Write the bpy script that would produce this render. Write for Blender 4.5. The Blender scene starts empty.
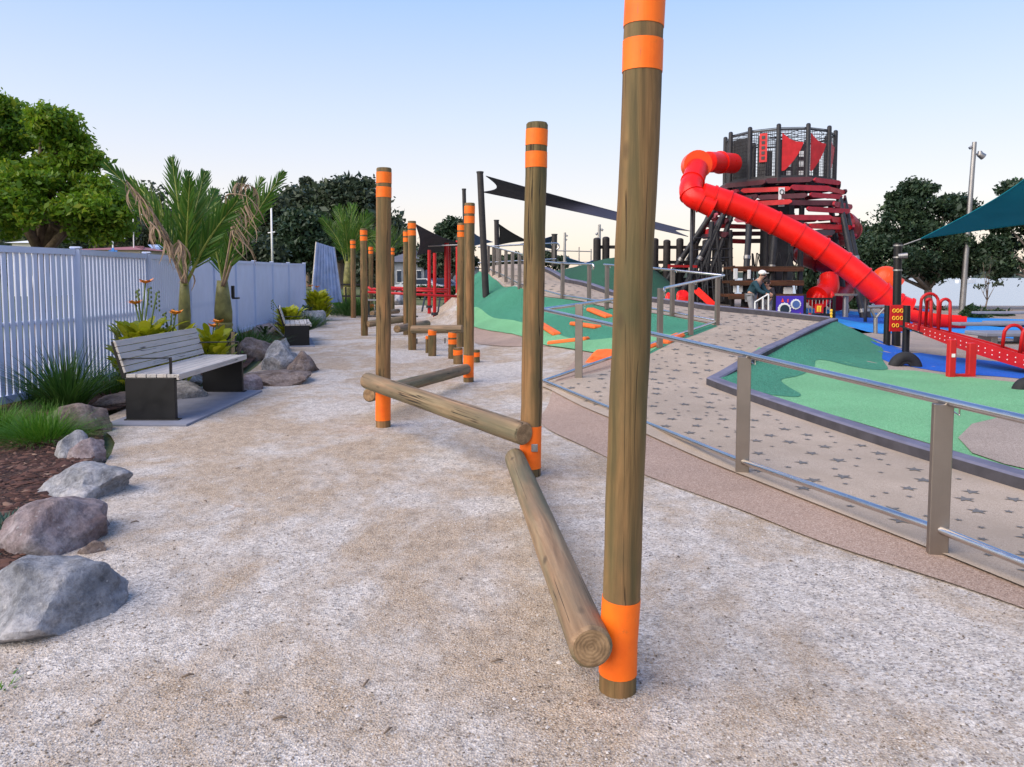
import bpy, bmesh, math, random
import numpy as np
from mathutils import Vector, Matrix, noise
from mathutils.geometry import delaunay_2d_cdt
random.seed(7)
scene = bpy.context.scene
COL = scene.collection
R = math.radians
# ---------------------------------------------------------------- camera model
FPX, CX, CY, CAMZ = 750.0, 512.0, 328.0, 1.55
TH = math.atan(51.0 / 750.0)
ST, CT = math.sin(TH), math.cos(TH)
def ray(px, py):
    u = (px - CX) / FPX; v = (CY - py) / FPX
    return Vector((u, v * ST + CT, v * CT - ST))
def W(px, py, d):                       # point seen at a pixel, at distance d along the ground
    r = ray(px, py); t = d / r.y
    return Vector((r.x * t, d, CAMZ + r.z * t))
def G(px, py, z=0.0):                   # point seen at a pixel, on a level z
    r = ray(px, py); t = (z - CAMZ) / r.z
    return Vector((r.x * t, r.y * t, z))
cam_d = bpy.data.cameras.new('camera'); cam = bpy.data.objects.new('camera', cam_d); COL.objects.link(cam)
cam.location = (0, 0, CAMZ); cam.rotation_euler = (math.pi / 2 - TH, 0, 0)
cam_d.sensor_width = 36; cam_d.lens = 36 * FPX / 1024
cam_d.shift_y = -(383.5 - CY) / 1024
cam_d.clip_end = 20000; cam_d.clip_start = 0.05
scene.camera = cam
# ---------------------------------------------------------------- materials
def lin(c):
    return tuple(((x / 255) / 12.92 if x / 255 <= .04045 else ((x / 255 + .055) / 1.055) ** 2.4) for x in c)
class NT:
    def __init__(s, name):
        s.m = bpy.data.materials.new(name); s.m.use_nodes = True
        s.t = s.m.node_tree; s.b = s.t.nodes['Principled BSDF']
        s.b.inputs['Specular IOR Level'].default_value = .35
    def n(s, ty, **k):
        o = s.t.nodes.new(ty)
        for a, v in k.items():
            if hasattr(o, a): setattr(o, a, v)
            else: o.inputs[a.replace('_', ' ')].default_value = v
        return o
    def l(s, a, b): s.t.links.new(a, b)
    def coord(s, kind='Object', scale=(1, 1, 1)):
        tc = s.n('ShaderNodeTexCoord'); mp = s.n('ShaderNodeMapping'); mp.inputs['Scale'].default_value = scale
        s.l(tc.outputs[kind], mp.inputs['Vector']); return mp.outputs[0]
    def noise(s, vec, scale=5, detail=4, rough=.55, dist=0):
        o = s.n('ShaderNodeTexNoise'); o.inputs['Scale'].default_value = scale; o.inputs['Detail'].default_value = detail
        o.inputs['Roughness'].default_value = rough; o.inputs['Distortion'].default_value = dist
        s.l(vec, o.inputs['Vector']); return o.outputs['Fac']
    def ramp(s, fac, stops):
        o = s.n('ShaderNodeValToRGB'); e = o.color_ramp.elements
        while len(e) < len(stops): e.new(.5)
        for i, (p, c) in enumerate(stops):
            e[i].position = p; e[i].color = (*c, 1) if not isinstance(c, (int, float)) else (c, c, c, 1)
        s.l(fac, o.inputs[0]); return o.outputs[0]
    def mix(s, fac, a, b, mode='MIX'):
        o = s.n('ShaderNodeMix'); o.data_type = 'RGBA'; o.blend_type = mode
        for v, i in ((fac, 0), (a, 6), (b, 7)):
            if isinstance(v, (int, float)): o.inputs[i].default_value = v if i == 0 else (v, v, v, 1)
            elif isinstance(v, tuple): o.inputs[i].default_value = (*v, 1)
            else: s.l(v, o.inputs[i])
        return o.outputs[2]
    def bump(s, h, strength=.3, dist=.01, prev=None):
        o = s.n('ShaderNodeBump'); o.inputs['Strength'].default_value = strength; o.inputs['Distance'].default_value = dist
        s.l(h, o.inputs['Height'])
        if prev: s.l(prev, o.inputs['Normal'])
        return o.outputs[0]
    def out(s, col=None, nor=None, rough=None, metal=None):
        for v, k in ((col, 'Base Color'), (nor, 'Normal'), (rough, 'Roughness'), (metal, 'Metallic')):
            if v is None: continue
            if isinstance(v, (int, float)): s.b.inputs[k].default_value = v
            elif isinstance(v, tuple): s.b.inputs[k].default_value = (*v, 1)
            else: s.l(v, s.b.inputs[k])
        return s.m
M = {}
def plain(name, col, rough=.6, metal=0, var=.12, sc=6, bmp=.05, bsc=60):
    t = NT(name); v = t.coord()
    f = t.noise(v, sc, 5)
    c = t.mix(t.ramp(f, [(.3, 0.0), (.7, 1.0)]), tuple(x * (1 - var) for x in col), tuple(min(1, x * (1 + var)) for x in col))
    n = t.bump(t.noise(v, bsc, 3), bmp, .01) if bmp else None
    rr = t.ramp(t.noise(v, sc * 2.3, 3), [(.3, max(0, rough - .08)), (.7, min(1, rough + .1))])
    M[name] = t.out(c, n, rr, metal); return M[name]
def leafmat(name, a, b, c=None, rough=.5, trans=.15):
    t = NT(name); g = t.n('ShaderNodeNewGeometry')
    v = t.coord()
    big = t.ramp(t.noise(v, 1.1, 2), [(.35, 0.0), (.65, 1.0)])
    c1 = t.ramp(g.outputs['Random Per Island'], [(0, a), (.6, b), (1, c or b)])
    c2 = t.mix(big, c1, tuple(x * .85 for x in a))
    t.b.inputs['Subsurface Weight'].default_value = 0
    t.out(c2, None, rough)
    tr = t.n('ShaderNodeBsdfTranslucent'); t.l(c1, tr.inputs[0]); ms = t.n('ShaderNodeMixShader'); ms.inputs[0].default_value = trans
    o = t.t.nodes['Material Output']; t.l(t.b.outputs[0], ms.inputs[1]); t.l(tr.outputs[0], ms.inputs[2]); t.l(ms.outputs[0], o.inputs[0])
    M[name] = t.m; return t.m
def woodmat(name, base, dark, light, grey, axis=2, grain=1.0, zones=True):
    t = NT(name); sc = [26, 26, 26]; sc[axis] = 1.3
    v = t.coord('Object', tuple(sc)); v1 = t.coord('Object')
    oi = t.n('ShaderNodeObjectInfo'); add = t.n('ShaderNodeVectorMath'); add.operation = 'ADD'
    mul = t.n('ShaderNodeVectorMath'); mul.operation = 'SCALE'; mul.inputs[3].default_value = 37
    comb = t.n('ShaderNodeCombineXYZ')
    for i in range(3): t.l(oi.outputs['Random'], comb.inputs[i])
    t.l(comb.outputs[0], mul.inputs[0]); t.l(mul.outputs[0], add.inputs[1]); t.l(v, add.inputs[0]); v = add.outputs[0]
    g1 = t.noise(v, grain, 6, .62, .5)
    c = t.ramp(g1, [(.25, dark), (.45, base), (.62, light), (.8, base)])
    ad2 = t.n('ShaderNodeVectorMath'); ad2.operation = 'ADD'; t.l(v1, ad2.inputs[0]); t.l(mul.outputs[0], ad2.inputs[1]); w = ad2.outputs[0]
    sc2 = [5, 5, 5]; sc2[axis] = 1.2
    mp = t.n('ShaderNodeMapping'); mp.inputs['Scale'].default_value = sc2; t.l(w, mp.inputs[0])
    blot = t.ramp(t.noise(mp.outputs[0], 1.6, 4), [(.42, 0.0), (.66, 1.0)])
    c = t.mix(blot, c, grey)
    mz = t.n('ShaderNodeMapping'); sz = [7, 7, 7]; sz[axis] = .35; mz.inputs['Scale'].default_value = sz; t.l(w, mz.inputs[0])
    zn = t.ramp(t.noise(mz.outputs[0], 1.0, 3), [(.40, 0.0), (.60, 1.0)])
    if zones: c = t.mix(1.0, c, t.mix(zn, (1.16, 1.0, .84), (.66, .76, .62)), 'MULTIPLY')
    mp2 = t.n('ShaderNodeMapping'); s3 = [11, 11, 11]; s3[axis] = .22; mp2.inputs['Scale'].default_value = s3; t.l(w, mp2.inputs[0])
    ck = t.noise(mp2.outputs[0], .9, 3, .5, .35)
    crack = t.ramp(ck, [(.492, 0.0), (.4975, 1.0), (.5025, 1.0), (.508, 0.0)])
    big = t.ramp(t.noise(w, 2.2, 2), [(.46, 0.0), (.54, 1.0)])
    crk = t.mix(1.0, crack, big, 'MULTIPLY')
    c = t.mix(crk, c, tuple(x * .16 for x in dark))
    vo = t.n('ShaderNodeTexVoronoi'); vo.inputs['Scale'].default_value = 1.0; mp3 = t.n('ShaderNodeMapping'); s4 = [7, 7, 7]; s4[axis] = 3.2; mp3.inputs['Scale'].default_value = s4
    t.l(w, mp3.inputs[0]); t.l(mp3.outputs[0], vo.inputs['Vector'])
    kn = t.ramp(vo.outputs['Distance'], [(.06, 1.0), (.16, 0.0)])
    c = t.mix(t.mix(1.0, kn, .75, 'MULTIPLY'), c, tuple(x * .7 for x in dark))
    mth = t.n('ShaderNodeMath'); mth.operation = 'SUBTRACT'; t.l(g1, mth.inputs[0]); t.l(crk, mth.inputs[1])
    n = t.bump(mth.outputs[0], .8, .008)
    M[name] = t.out(c, n, .72); return t.m
def speck(name, cols, scale=220, bmp=.35, blot=None, rough=.85, rel=.6):   # rubber crumb / aggregate
    t = NT(name); v = t.coord()
    vo = t.n('ShaderNodeTexVoronoi'); vo.inputs['Scale'].default_value = scale; t.l(v, vo.inputs['Vector'])
    sx = t.n('ShaderNodeSeparateColor'); t.l(vo.outputs['Color'], sx.inputs[0])
    c = t.ramp(sx.outputs[0], cols)
    if blot:
        f = t.ramp(t.noise(v, blot[0], 5, .6), [(blot[1], 0.0), (blot[2], 1.0)])
        c = t.mix(f, c, blot[3], blot[4] if len(blot) > 4 else 'MIX')
    st = t.ramp(t.noise(v, .9, 4), [(.35, .86), (.7, 1.06)])
    c = t.mix(1.0, c, st, 'MULTIPLY')
    n = t.bump(vo.outputs['Distance'], bmp, .004)
    M[name] = t.out(c, n, rough); return t.m
# ---------------------------------------------------------------- mesh builder
def basis(d):
    d = Vector(d).normalized(); up = Vector((0, 0, 1)) if abs(d.z) < .95 else Vector((1, 0, 0))
    x = up.cross(d).normalized(); return x, d.cross(x).normalized()
class MB:
    def __init__(s): s.v = []; s.f = []; s.mi = []; s.cur = 0
    def add(s, vs, fs):
        o = len(s.v); s.v.extend(tuple(a) for a in vs); s.f.extend(tuple(i + o for i in f) for f in fs); s.mi.extend([s.cur] * len(fs)); return s
    def box(s, c, size, rz=0, rot=None, bev=0):
        hx, hy, hz = (a / 2 for a in size); m = rot or Matrix.Rotation(rz, 3, 'Z'); c = Vector(c)
        if bev:
            b = min(bev, hx * .9, hy * .9, hz * .9); P = []
            for sx in (-1, 1):
                for sy in (-1, 1):
                    for sz in (-1, 1):
                        P.append((sx * (hx - b), sy * hy, sz * hz * 1.0 - sz * b)); P.append((sx * hx, sy * (hy - b), sz * (hz - b))); P.append((sx * (hx - b), sy * (hy - b), sz * hz))
            bm = bmesh.new()
            for p in P: bm.verts.new(p)
            bmesh.ops.convex_hull(bm, input=bm.verts)
            bmesh.ops.dissolve_limit(bm, angle_limit=.01, verts=bm.verts, edges=bm.edges)
            bm.verts.ensure_lookup_table(); bm.verts.index_update()
            s.add([c + m @ v.co for v in bm.verts], [[v.index for v in f.verts] for f in bm.faces]); bm.free(); return s
        P = [(x, y, z) for x in (-hx, hx) for y in (-hy, hy) for z in (-hz, hz)]
        return s.add([c + m @ Vector(p) for p in P], [(0, 1, 3, 2), (4, 6, 7, 5), (0, 4, 5, 1), (2, 3, 7, 6), (0, 2, 6, 4), (1, 5, 7, 3)])
    def beam(s, a, b, w, h, up=(0, 0, 1), bev=0):    # box from a to b, width w, height h
        a = Vector(a); b = Vector(b); d = (b - a); L = d.length; y = d.normalized(); up = Vector(up)
        x = y.cross(up)
        if x.length < 1e-4: x = y.cross(Vector((1, 0, 0)))
        x.normalize(); z = x.cross(y)
        return s.box((a + b) / 2, (w, L, h), rot=Matrix((x, y, z)).transposed(), bev=bev)
    def tube(s, pts, r, n=12, cap=True, rough=0):
        pts = [Vector(p) for p in pts]; k = len(pts)
        if not isinstance(r, (list, tuple)): r = [r] * k
        vs = []; fs = []; px = None
        for i, p in enumerate(pts):
            d = (pts[min(i + 1, k - 1)] - pts[max(i - 1, 0)])
            d.normalize()
            if px is None: px, py = basis(d)
            else:
                px = (px - d * px.dot(d)); px.normalize(); py = d.cross(px)
            for j in range(n):
                a = 2 * math.pi * j / n; rr = r[i] * (1 + (random.uniform(-rough, rough) if rough else 0))
                vs.append(p + px * (math.cos(a) * rr) + py * (math.sin(a) * rr))
        for i in range(k - 1):
            for j in range(n):
                a = i * n + j; b = i * n + (j + 1) % n; fs.append((a, b, b + n, a + n))
        if cap: fs.append(tuple(range(n))[::-1]); fs.append(tuple((k - 1) * n + j for j in range(n)))
        return s.add(vs, fs)
    def cyl(s, a, b, r, r2=None, n=14, cap=True): return s.tube([a, b], [r, r2 if r2 is not None else r], n, cap)
    def shell(s, pts, r0, r1, n=14):    # hollow pipe
        s.tube(pts, r0, n, False); s.tube(list(pts)[::-1], r1, n, False); return s
    def prism(s, poly, a, axis, th):    # poly: list of 3D points (planar), extruded by vector axis*th
        P = [Vector(p) for p in poly]; e = Vector(axis) * th; n = len(P)
        fs = [tuple(range(n))[::-1], tuple(range(n, 2 * n))] + [(i, (i + 1) % n, n + (i + 1) % n, n + i) for i in range(n)]
        return s.add(P + [p + e for p in P], fs)
    def ball(s, c, r, nu=12, nv=8):
        if not isinstance(r, (tuple, list)): r = (r, r, r)
        c = Vector(c); vs = [c + Vector((0, 0, r[2]))]; fs = []
        for i in range(1, nv):
            t = math.pi * i / nv
            for j in range(nu):
                a = 2 * math.pi * j / nu; vs.append(c + Vector((r[0] * math.sin(t) * math.cos(a), r[1] * math.sin(t) * math.sin(a), r[2] * math.cos(t))))
        vs.append(c - Vector((0, 0, r[2]))); L = len(vs) - 1
        for j in range(nu):
            fs.append((0, 1 + j, 1 + (j + 1) % nu)); fs.append((L, L - nu + (j + 1) % nu, L - nu + j))
            for i in range(nv - 2):
                a = 1 + i * nu + j; b = 1 + i * nu + (j + 1) % nu; fs.append((a, a + nu, b + nu, b))
        return s.add(vs, fs)
    def build(s, name, mat, parent=None, smooth=False, sharp=None):
        me = bpy.data.meshes.new(name); off = wloc(parent) if parent else Vector((0, 0, 0))
        me.from_pydata([(a[0] - off.x, a[1] - off.y, a[2] - off.z) for a in s.v], [], s.f)
        mats = mat if isinstance(mat, (list, tuple)) else [mat]
        for m in mats: me.materials.append(M[m] if isinstance(m, str) else m)
        if len(mats) > 1: me.polygons.foreach_set('material_index', s.mi)
        if smooth:
            me.polygons.foreach_set('use_smooth', [True] * len(me.polygons))
            if sharp: me.set_sharp_from_angle(angle=R(sharp))
        me.update(); o = bpy.data.objects.new(name, me); COL.objects.link(o)
        if parent: o.parent = parent
        return o
def wloc(o):
    v = Vector((0, 0, 0))
    while o is not None: v = v + o.location; o = o.parent
    return v
def tag(o, label=None, cat=None, group=None, kind=None):
    if label: o['label'] = label
    if cat: o['category'] = cat
    if group: o['group'] = group
    if kind: o['kind'] = kind
    return o
def thing(name, label, cat, loc=(0, 0, 0), group=None):
    o = bpy.data.objects.new(name, None); COL.objects.link(o); o.location = loc; o.empty_display_size = .1
    return tag(o, label, cat, group)
def copy_tree(o, parent=None):
    c = o.copy(); COL.objects.link(c); c.parent = parent
    for ch in list(o.children): copy_tree(ch, c)
    return c
def arrmesh(name, V, F, mat, parent=None, n=4):     # V (N,3) array, F (K,n) array
    me = bpy.data.meshes.new(name); V = np.asarray(V, float).reshape(-1, 3)
    if parent is not None: V = V - np.array(wloc(parent))
    F = np.asarray(F, int)
    me.vertices.add(len(V)); me.vertices.foreach_set('co', V.ravel())
    me.loops.add(F.size); me.loops.foreach_set('vertex_index', F.ravel())
    me.polygons.add(len(F)); me.polygons.foreach_set('loop_start', np.arange(0, F.size, F.shape[1])); me.polygons.foreach_set('loop_total', np.full(len(F), F.shape[1]))
    me.materials.append(M[mat] if isinstance(mat, str) else mat); me.update(calc_edges=True); me.validate()
    o = bpy.data.objects.new(name, me); COL.objects.link(o)
    if parent is not None: o.parent = parent
    return o
# ---------------------------------------------------------------- material library

woodmat('post_wood', (.185, .112, .052), (.075, .048, .024), (.27, .165, .08), (.115, .088, .045))
woodmat('log_wood', (.215, .155, .105), (.10, .072, .048), (.295, .225, .16), (.165, .135, .10))
woodmat('bench_wood', (.46, .42, .385), (.36, .32, .29), (.52, .48, .445), (.43, .41, .39), axis=1, grain=.8, zones=False)
woodmat('deck_wood', (.10, .035, .018), (.05, .018, .01), (.14, .06, .03), (.08, .035, .02), axis=0)
def endgrain():
    t = NT('end_grain'); v = t.coord()
    w = t.n('ShaderNodeTexWave'); w.wave_type = 'RINGS'; w.rings_direction = 'Z'; w.inputs['Scale'].default_value = 24; w.inputs['Distortion'].default_value = 3.5; w.inputs['Detail'].default_value = 4; w.inputs['Detail Scale'].default_value = 2
    t.l(v, w.inputs['Vector'])
    c = t.ramp(w.outputs['Fac'], [(.0, (.25, .17, .095)), (1, (.32, .22, .125))])
    g = t.ramp(t.noise(v, 18, 4), [(.35, (.55, .5, .45)), (.65, (1.1, 1.05, 1))])
    c = t.mix(1.0, c, g, 'MULTIPLY')
    M['end_grain'] = t.out(c, t.bump(w.outputs['Fac'], .3, .003), .8)
endgrain()
def opaint():
    t = NT('orange_paint'); v = t.coord(); vz = t.coord('Object', (30, 30, 1.6))
    g = t.noise(vz, 1.2, 5, .6, .3)
    c = t.ramp(t.noise(v, 7, 5), [(.3, (.82, .125, .006)), (.6, (.95, .175, .008))])
    dirt = t.ramp(t.noise(v, 26, 6, .7), [(.60, 0.0), (.72, .45)]); c = t.mix(dirt, c, (.42, .12, .03))
    chip = t.ramp(t.noise(vz, 3.0, 4, .6), [(.70, 0.0), (.72, .85)]); c = t.mix(chip, c, (.16, .10, .05))
    M['orange_paint'] = t.out(c, t.bump(g, .45, .004), .55)
opaint()
plain('black_metal', (.008, .008, .009), .45, 0, .2, 3, .03)
plain('dark_post', (.03, .026, .026), .6, 0, .3, 5, .15, 30)
plain('tower_dark', (.03, .03, .035), .45, 0, .25, 5, .08, 30)
def steel(name, rough, c=.62, sc=(3, 3, 60), tint=(1, .97, .94)):
    t = NT(name); v = t.coord('Object', sc)
    f = t.noise(v, 6, 4)
    col = t.ramp(t.noise(t.coord(), 3, 4), [(.3, tuple(c * .8 * q for q in tint)), (.7, tuple(c * q for q in tint))])
    M[name] = t.out(col, t.bump(f, .08, .002), t.ramp(f, [(.3, rough - .06), (.7, rough + .08)]), 1.0)
steel('steel_tube', .2, .66); steel('steel_post', .42, .33, (60, 60, 3), (1.05, .92, .80)); steel('galv', .5, .4)
plain('fence_white', (.54, .60, .77), .5, 0, .05, 2, .03)
plain('corrugated', (.36, .46, .68), .45, .1, .22, 3, .05)
plain('red_plastic', (.80, .010, .005), .34, 0, .06, 3, 0)
plain('orange_plastic', (.85, .07, .006), .35, 0, .06, 3, 0)
plain('dark_red_tube', (.28, .008, .012), .35, 0, .15, 3, 0)
plain('red_paint', (.48, .012, .014), .38, 0, .1, 5, .04)
plain('board_red', (.52, .018, .022), .5, 0, .2, 4, .1, 30)
plain('board_crimson', (.34, .02, .035), .5, 0, .2, 4, .1, 30)
plain('board_maroon', (.09, .025, .034), .5, 0, .25, 4, .1, 30)
plain('board_charcoal', (.05, .035, .042), .5, 0, .25, 4, .1, 30)
plain('board_pink', (.46, .10, .13), .5, 0, .2, 4, .1, 30)
plain('orange_rubber', (.82, .15, .03), .7, 0, .12, 8, .2, 200)
plain('sail_dark', (.035, .036, .06), .8, 0, .1, 2, .1, 300)
plain('sail_blue', (.07, .13, .34), .8, 0, .1, 2, .1, 300)
plain('sail_sky', (.06, .22, .6), .8, 0, .1, 2, .1, 300)
def sailteal():
    t = NT('sail_teal'); v = t.coord()
    c = t.ramp(t.noise(v, 1.2, 3), [(.3, (.0, .22, .30)), (.7, (.01, .28, .37))])
    t.out(c, t.bump(t.noise(v, 240, 2), .1, .002), .75)
    tr = t.n('ShaderNodeBsdfTranslucent'); t.l(c, tr.inputs[0]); ms = t.n('ShaderNodeMixShader'); ms.inputs[0].default_value = .45
    o = t.t.nodes['Material Output']; t.l(t.b.outputs[0], ms.inputs[1]); t.l(tr.outputs[0], ms.inputs[2]); t.l(ms.outputs[0], o.inputs[0]); M['sail_teal'] = t.m
sailteal()
plain('rubber_black', (.02, .02, .022), .75, 0, .2, 8, .15, 80)
plain('purple_panel', (.06, .03, .38), .4, 0, .08, 3, 0)
plain('white_paint', (.75, .75, .74), .5, 0, .05, 3, 0)
plain('yellow_paint', (.85, .50, .03), .5, 0, .05, 3, 0)
plain('glass_dark', (.02, .035, .06), .12, 0, .1, 3, 0)
plain('skin', (.42, .24, .17), .5, 0, .08, 20, .02)
plain('hair', (.03, .02, .015), .6, 0, .3, 30, .1)
plain('jacket_teal', (.015, .05, .07), .8, 0, .2, 10, .2, 40)
plain('shirt_grey', (.30, .30, .32), .8, 0, .15, 10, .2, 40)
plain('trouser_grey', (.26, .26, .28), .8, 0, .2, 10, .2, 40)
plain('shirt_dark', (.035, .03, .035), .8, 0, .2, 10, .2, 40)
plain('cap_white', (.72, .71, .68), .7, 0, .1, 10, .05)
plain('concrete_pad', (.21, .22, .27), .8, 0, .1, 4, .15, 120)
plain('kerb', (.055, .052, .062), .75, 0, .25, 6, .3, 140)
plain('kerb_top_sheen', (.14, .14, .20), .8, 0, .2, 5, .3, 140)  # top faces of the kerb, bluish sky reflection put into the base colour
plain('roof_pink', (.30, .12, .13), .7, 0, .15, 2, .1)
plain('roof_grey', (.12, .12, .14), .7, 0, .15, 2, .1)
plain('house_grey', (.26, .28, .31), .8, 0, .2, 2, .1)
plain('house_wall', (.55, .52, .48), .8, 0, .1, 2, .1)
plain('bark', (.16, .12, .09), .9, 0, .35, 9, .5, 30)
plain('bark_pale', (.22, .19, .16), .9, 0, .3, 9, .5, 30)
plain('dead_frond', (.27, .19, .13), .8, 0, .3, 12, .1)
plain('palm_trunk', (.16, .15, .05), .7, 0, .3, 14, .3, 24)
plain('crownshaft', (.15, .145, .045), .55, 0, .45, 7, .15)
plain('rachis', (.20, .24, .05), .5, 0, .2, 6, .1)
plain('stem', (.10, .15, .03), .6, 0, .2, 8, .1)
plain('petal', (.95, .30, .04), .5, 0, .15, 30, 0)
plain('seed', (.09, .12, .04), .6, 0, .2, 30, 0)
plain('stake', (.35, .26, .15), .8, 0, .2, 12, .2, 50)
plain('tie_black', (.02, .02, .02), .7, 0, .2, 12, .1)
leafmat('leaf_left', (.09, .20, .012), (.18, .32, .02), (.34, .38, .035), .5, .42)
leafmat('leaf_dark', (.022, .048, .024), (.04, .075, .034), (.07, .11, .045), .5, .15)
leafmat('leaf_darker', (.035, .056, .032), (.055, .082, .042), (.085, .11, .055), .5, .15)
leafmat('leaf_hill', (.032, .05, .028), (.052, .075, .036), (.08, .095, .045), .6, .12)
leafmat('leaf_palm', (.04, .12, .015), (.08, .19, .02), (.19, .24, .035), .4, .3)
leafmat('leaf_canna', (.28, .34, .012), (.48, .50, .02), (.62, .58, .05), .4, .35)
leafmat('leaf_grass', (.028, .085, .014), (.05, .13, .02), (.09, .18, .03), .5, .25)
leafmat('leaf_bright', (.05, .16, .012), (.09, .24, .02), (.16, .30, .03), .5, .3)
leafmat('leaf_shrub', (.02, .05, .015), (.04, .08, .02), (.06, .10, .025), .5, .15)
leafmat('leaf_bluegreen', (.02, .06, .04), (.04, .09, .06), (.05, .11, .07), .5, .15)
def gravel():
    t = NT('gravel'); v = t.coord()
    vo = t.n('ShaderNodeTexVoronoi'); vo.inputs['Scale'].default_value = 105; t.l(v, vo.inputs['Vector'])
    vo2 = t.n('ShaderNodeTexVoronoi'); vo2.inputs['Scale'].default_value = 230; t.l(v, vo2.inputs['Vector'])
    sc = t.n('ShaderNodeSeparateColor'); t.l(vo.outputs['Color'], sc.inputs[0])
    sc2 = t.n('ShaderNodeSeparateColor'); t.l(vo2.outputs['Color'], sc2.inputs[0])
    white = t.ramp(sc.outputs[0], [(0, (.22, .20, .20)), (.12, (.37, .325, .285)), (.5, (.53, .47, .415)), (1, (.71, .65, .585))])
    sand = t.ramp(sc2.outputs[0], [(0, (.16, .105, .065)), (.3, (.36, .26, .17)), (.7, (.47, .355, .25)), (1, (.62, .52, .41))])
    mp = t.coord('Object', (1, .75, 1))
    a = t.noise(mp, .62, 7, .66, .5); b = t.noise(mp, 3.1, 5, .65, .2)
    ad = t.n('ShaderNodeMath'); ad.operation = 'MULTIPLY_ADD'; ad.inputs[1].default_value = .36; t.l(b, ad.inputs[0]); t.l(a, ad.inputs[2])
    m = t.ramp(ad.outputs[0], [(.60, 0.0), (.68, .5), (.76, .95)])
    dt = t.n('ShaderNodeMath'); dt.operation = 'MULTIPLY_ADD'; dt.inputs[1].default_value = .7; dt.inputs[2].default_value = -.32; t.l(sc2.outputs[1], dt.inputs[0])
    dd = t.n('ShaderNodeMath'); dd.operation = 'ADD'; dd.use_clamp = True; t.l(dt.outputs[0], dd.inputs[0]); t.l(m, dd.inputs[1])
    dm = t.mix(m, m, dd.outputs[0])
    c = t.mix(dm, white, sand)
    rust = t.ramp(t.noise(mp, 2.3, 5, .6), [(.68, 0.0), (.76, .55)])
    c = t.mix(rust, c, (.42, .21, .09))
    dk = t.ramp(t.noise(mp, 10, 4, .7), [(.3, .72), (.55, 1.03)])
    c = t.mix(1.0, c, dk, 'MULTIPLY')
    n = t.bump(vo.outputs['Distance'], .7, .006); n = t.bump(t.noise(v, 9, 5), .5, .03, n); n = t.bump(vo2.outputs['Distance'], .4, .004, n)
    M['gravel'] = t.out(c, n, .92)
gravel()
t = NT('pebble'); g = t.n('ShaderNodeNewGeometry')
M['pebble'] = t.out(t.ramp(g.outputs['Random Per Island'], [(0, (.09, .07, .055)), (.25, (.30, .235, .17)), (.6, (.46, .41, .36)), (1, (.62, .57, .52))]), None, .9)
speck('pink_rubber', [(0, (.21, .135, .10)), (.4, (.36, .25, .19)), (.75, (.43, .305, .235)), (1, (.55, .43, .35))], 190, .5)
speck('beige_rubber', [(0, (.20, .15, .12)), (.4, (.34, .27, .22)), (1, (.46, .38, .32))], 170, .4)
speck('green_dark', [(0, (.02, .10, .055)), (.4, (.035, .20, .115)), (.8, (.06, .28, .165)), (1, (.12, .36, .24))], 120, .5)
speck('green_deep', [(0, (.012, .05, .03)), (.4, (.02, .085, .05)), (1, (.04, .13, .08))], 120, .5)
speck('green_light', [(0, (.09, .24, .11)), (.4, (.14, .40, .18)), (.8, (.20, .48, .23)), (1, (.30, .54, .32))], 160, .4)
speck('blue_dark', [(0, (.0, .06, .34)), (.5, (.004, .10, .50)), (1, (.02, .16, .62))], 160, .4)
speck('blue_light', [(0, (.004, .16, .46)), (.5, (.01, .24, .66)), (1, (.03, .30, .75))], 160, .4)
speck('path_conc', [(0, (.28, .215, .16)), (.3, (.42, .33, .25)), (.8, (.47, .375, .29)), (1, (.53, .44, .35))], 260, .25, (2.2, .45, .75, (.38, .30, .225)))
speck('star_grey', [(0, (.09, .088, .088)), (.5, (.15, .145, .14)), (1, (.22, .205, .19))], 260, .2, (5, .5, .8, (.19, .17, .155)))
def mulch():
    t = NT('mulch'); v = t.coord('Object', (1, 1, 1)); vo = t.n('ShaderNodeTexVoronoi'); vo.inputs['Scale'].default_value = 42; t.l(t.coord('Object', (1, 2.2, 1)), vo.inputs['Vector'])
    sc = t.n('ShaderNodeSeparateColor'); t.l(vo.outputs['Color'], sc.inputs[0])
    c = t.ramp(sc.outputs[0], [(0, (.018, .008, .006)), (.5, (.06, .025, .018)), (.85, (.10, .045, .03)), (1, (.2, .11, .08))])
    M['mulch'] = t.out(c, t.bump(vo.outputs['Distance'], 1, .03), .9)
    t = NT('chip'); g = t.n('ShaderNodeNewGeometry')
    M['chip'] = t.out(t.ramp(g.outputs['Random Per Island'], [(0, (.025, .01, .008)), (.6, (.085, .035, .024)), (.9, (.14, .07, .05)), (1, (.26, .17, .12))]), None, .85)
mulch()
def rockmat(name, a, b, c):
    t = NT(name); oi = t.n('ShaderNodeObjectInfo'); v = t.coord()
    f = t.noise(v, 2.6, 7, .65, .6); f2 = t.noise(v, 22, 9, .75)
    col = t.ramp(f, [(.36, a), (.5, b), (.62, c)])
    col = t.mix(1.0, col, t.ramp(f2, [(.35, (.48, .47, .46)), (.58, (1.1, 1.1, 1.08))]), 'MULTIPLY')
    lich = t.ramp(t.noise(v, 34, 4), [(.64, 0.0), (.72, .6)])
    col = t.mix(lich, col, (.42, .42, .42))
    vr = t.ramp(oi.outputs['Random'], [(0, (.88, .88, .9)), (1, (1.1, 1.06, 1.03))]); col = t.mix(1.0, col, vr, 'MULTIPLY')
    n = t.bump(f, .6, .06); n = t.bump(f2, .5, .02, n); n = t.bump(t.noise(v, 90, 6, .7), .5, .006, n)
    M[name] = t.out(col, n, .85)
rockmat('rock_grey', (.15, .16, .18), (.26, .27, .295), (.40, .395, .41))
rockmat('rock_rosy', (.17, .12, .115), (.27, .22, .225), (.36, .32, .33))
rockmat('rock_brown', (.11, .075, .06), (.20, .155, .135), (.27, .22, .20))
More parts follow.
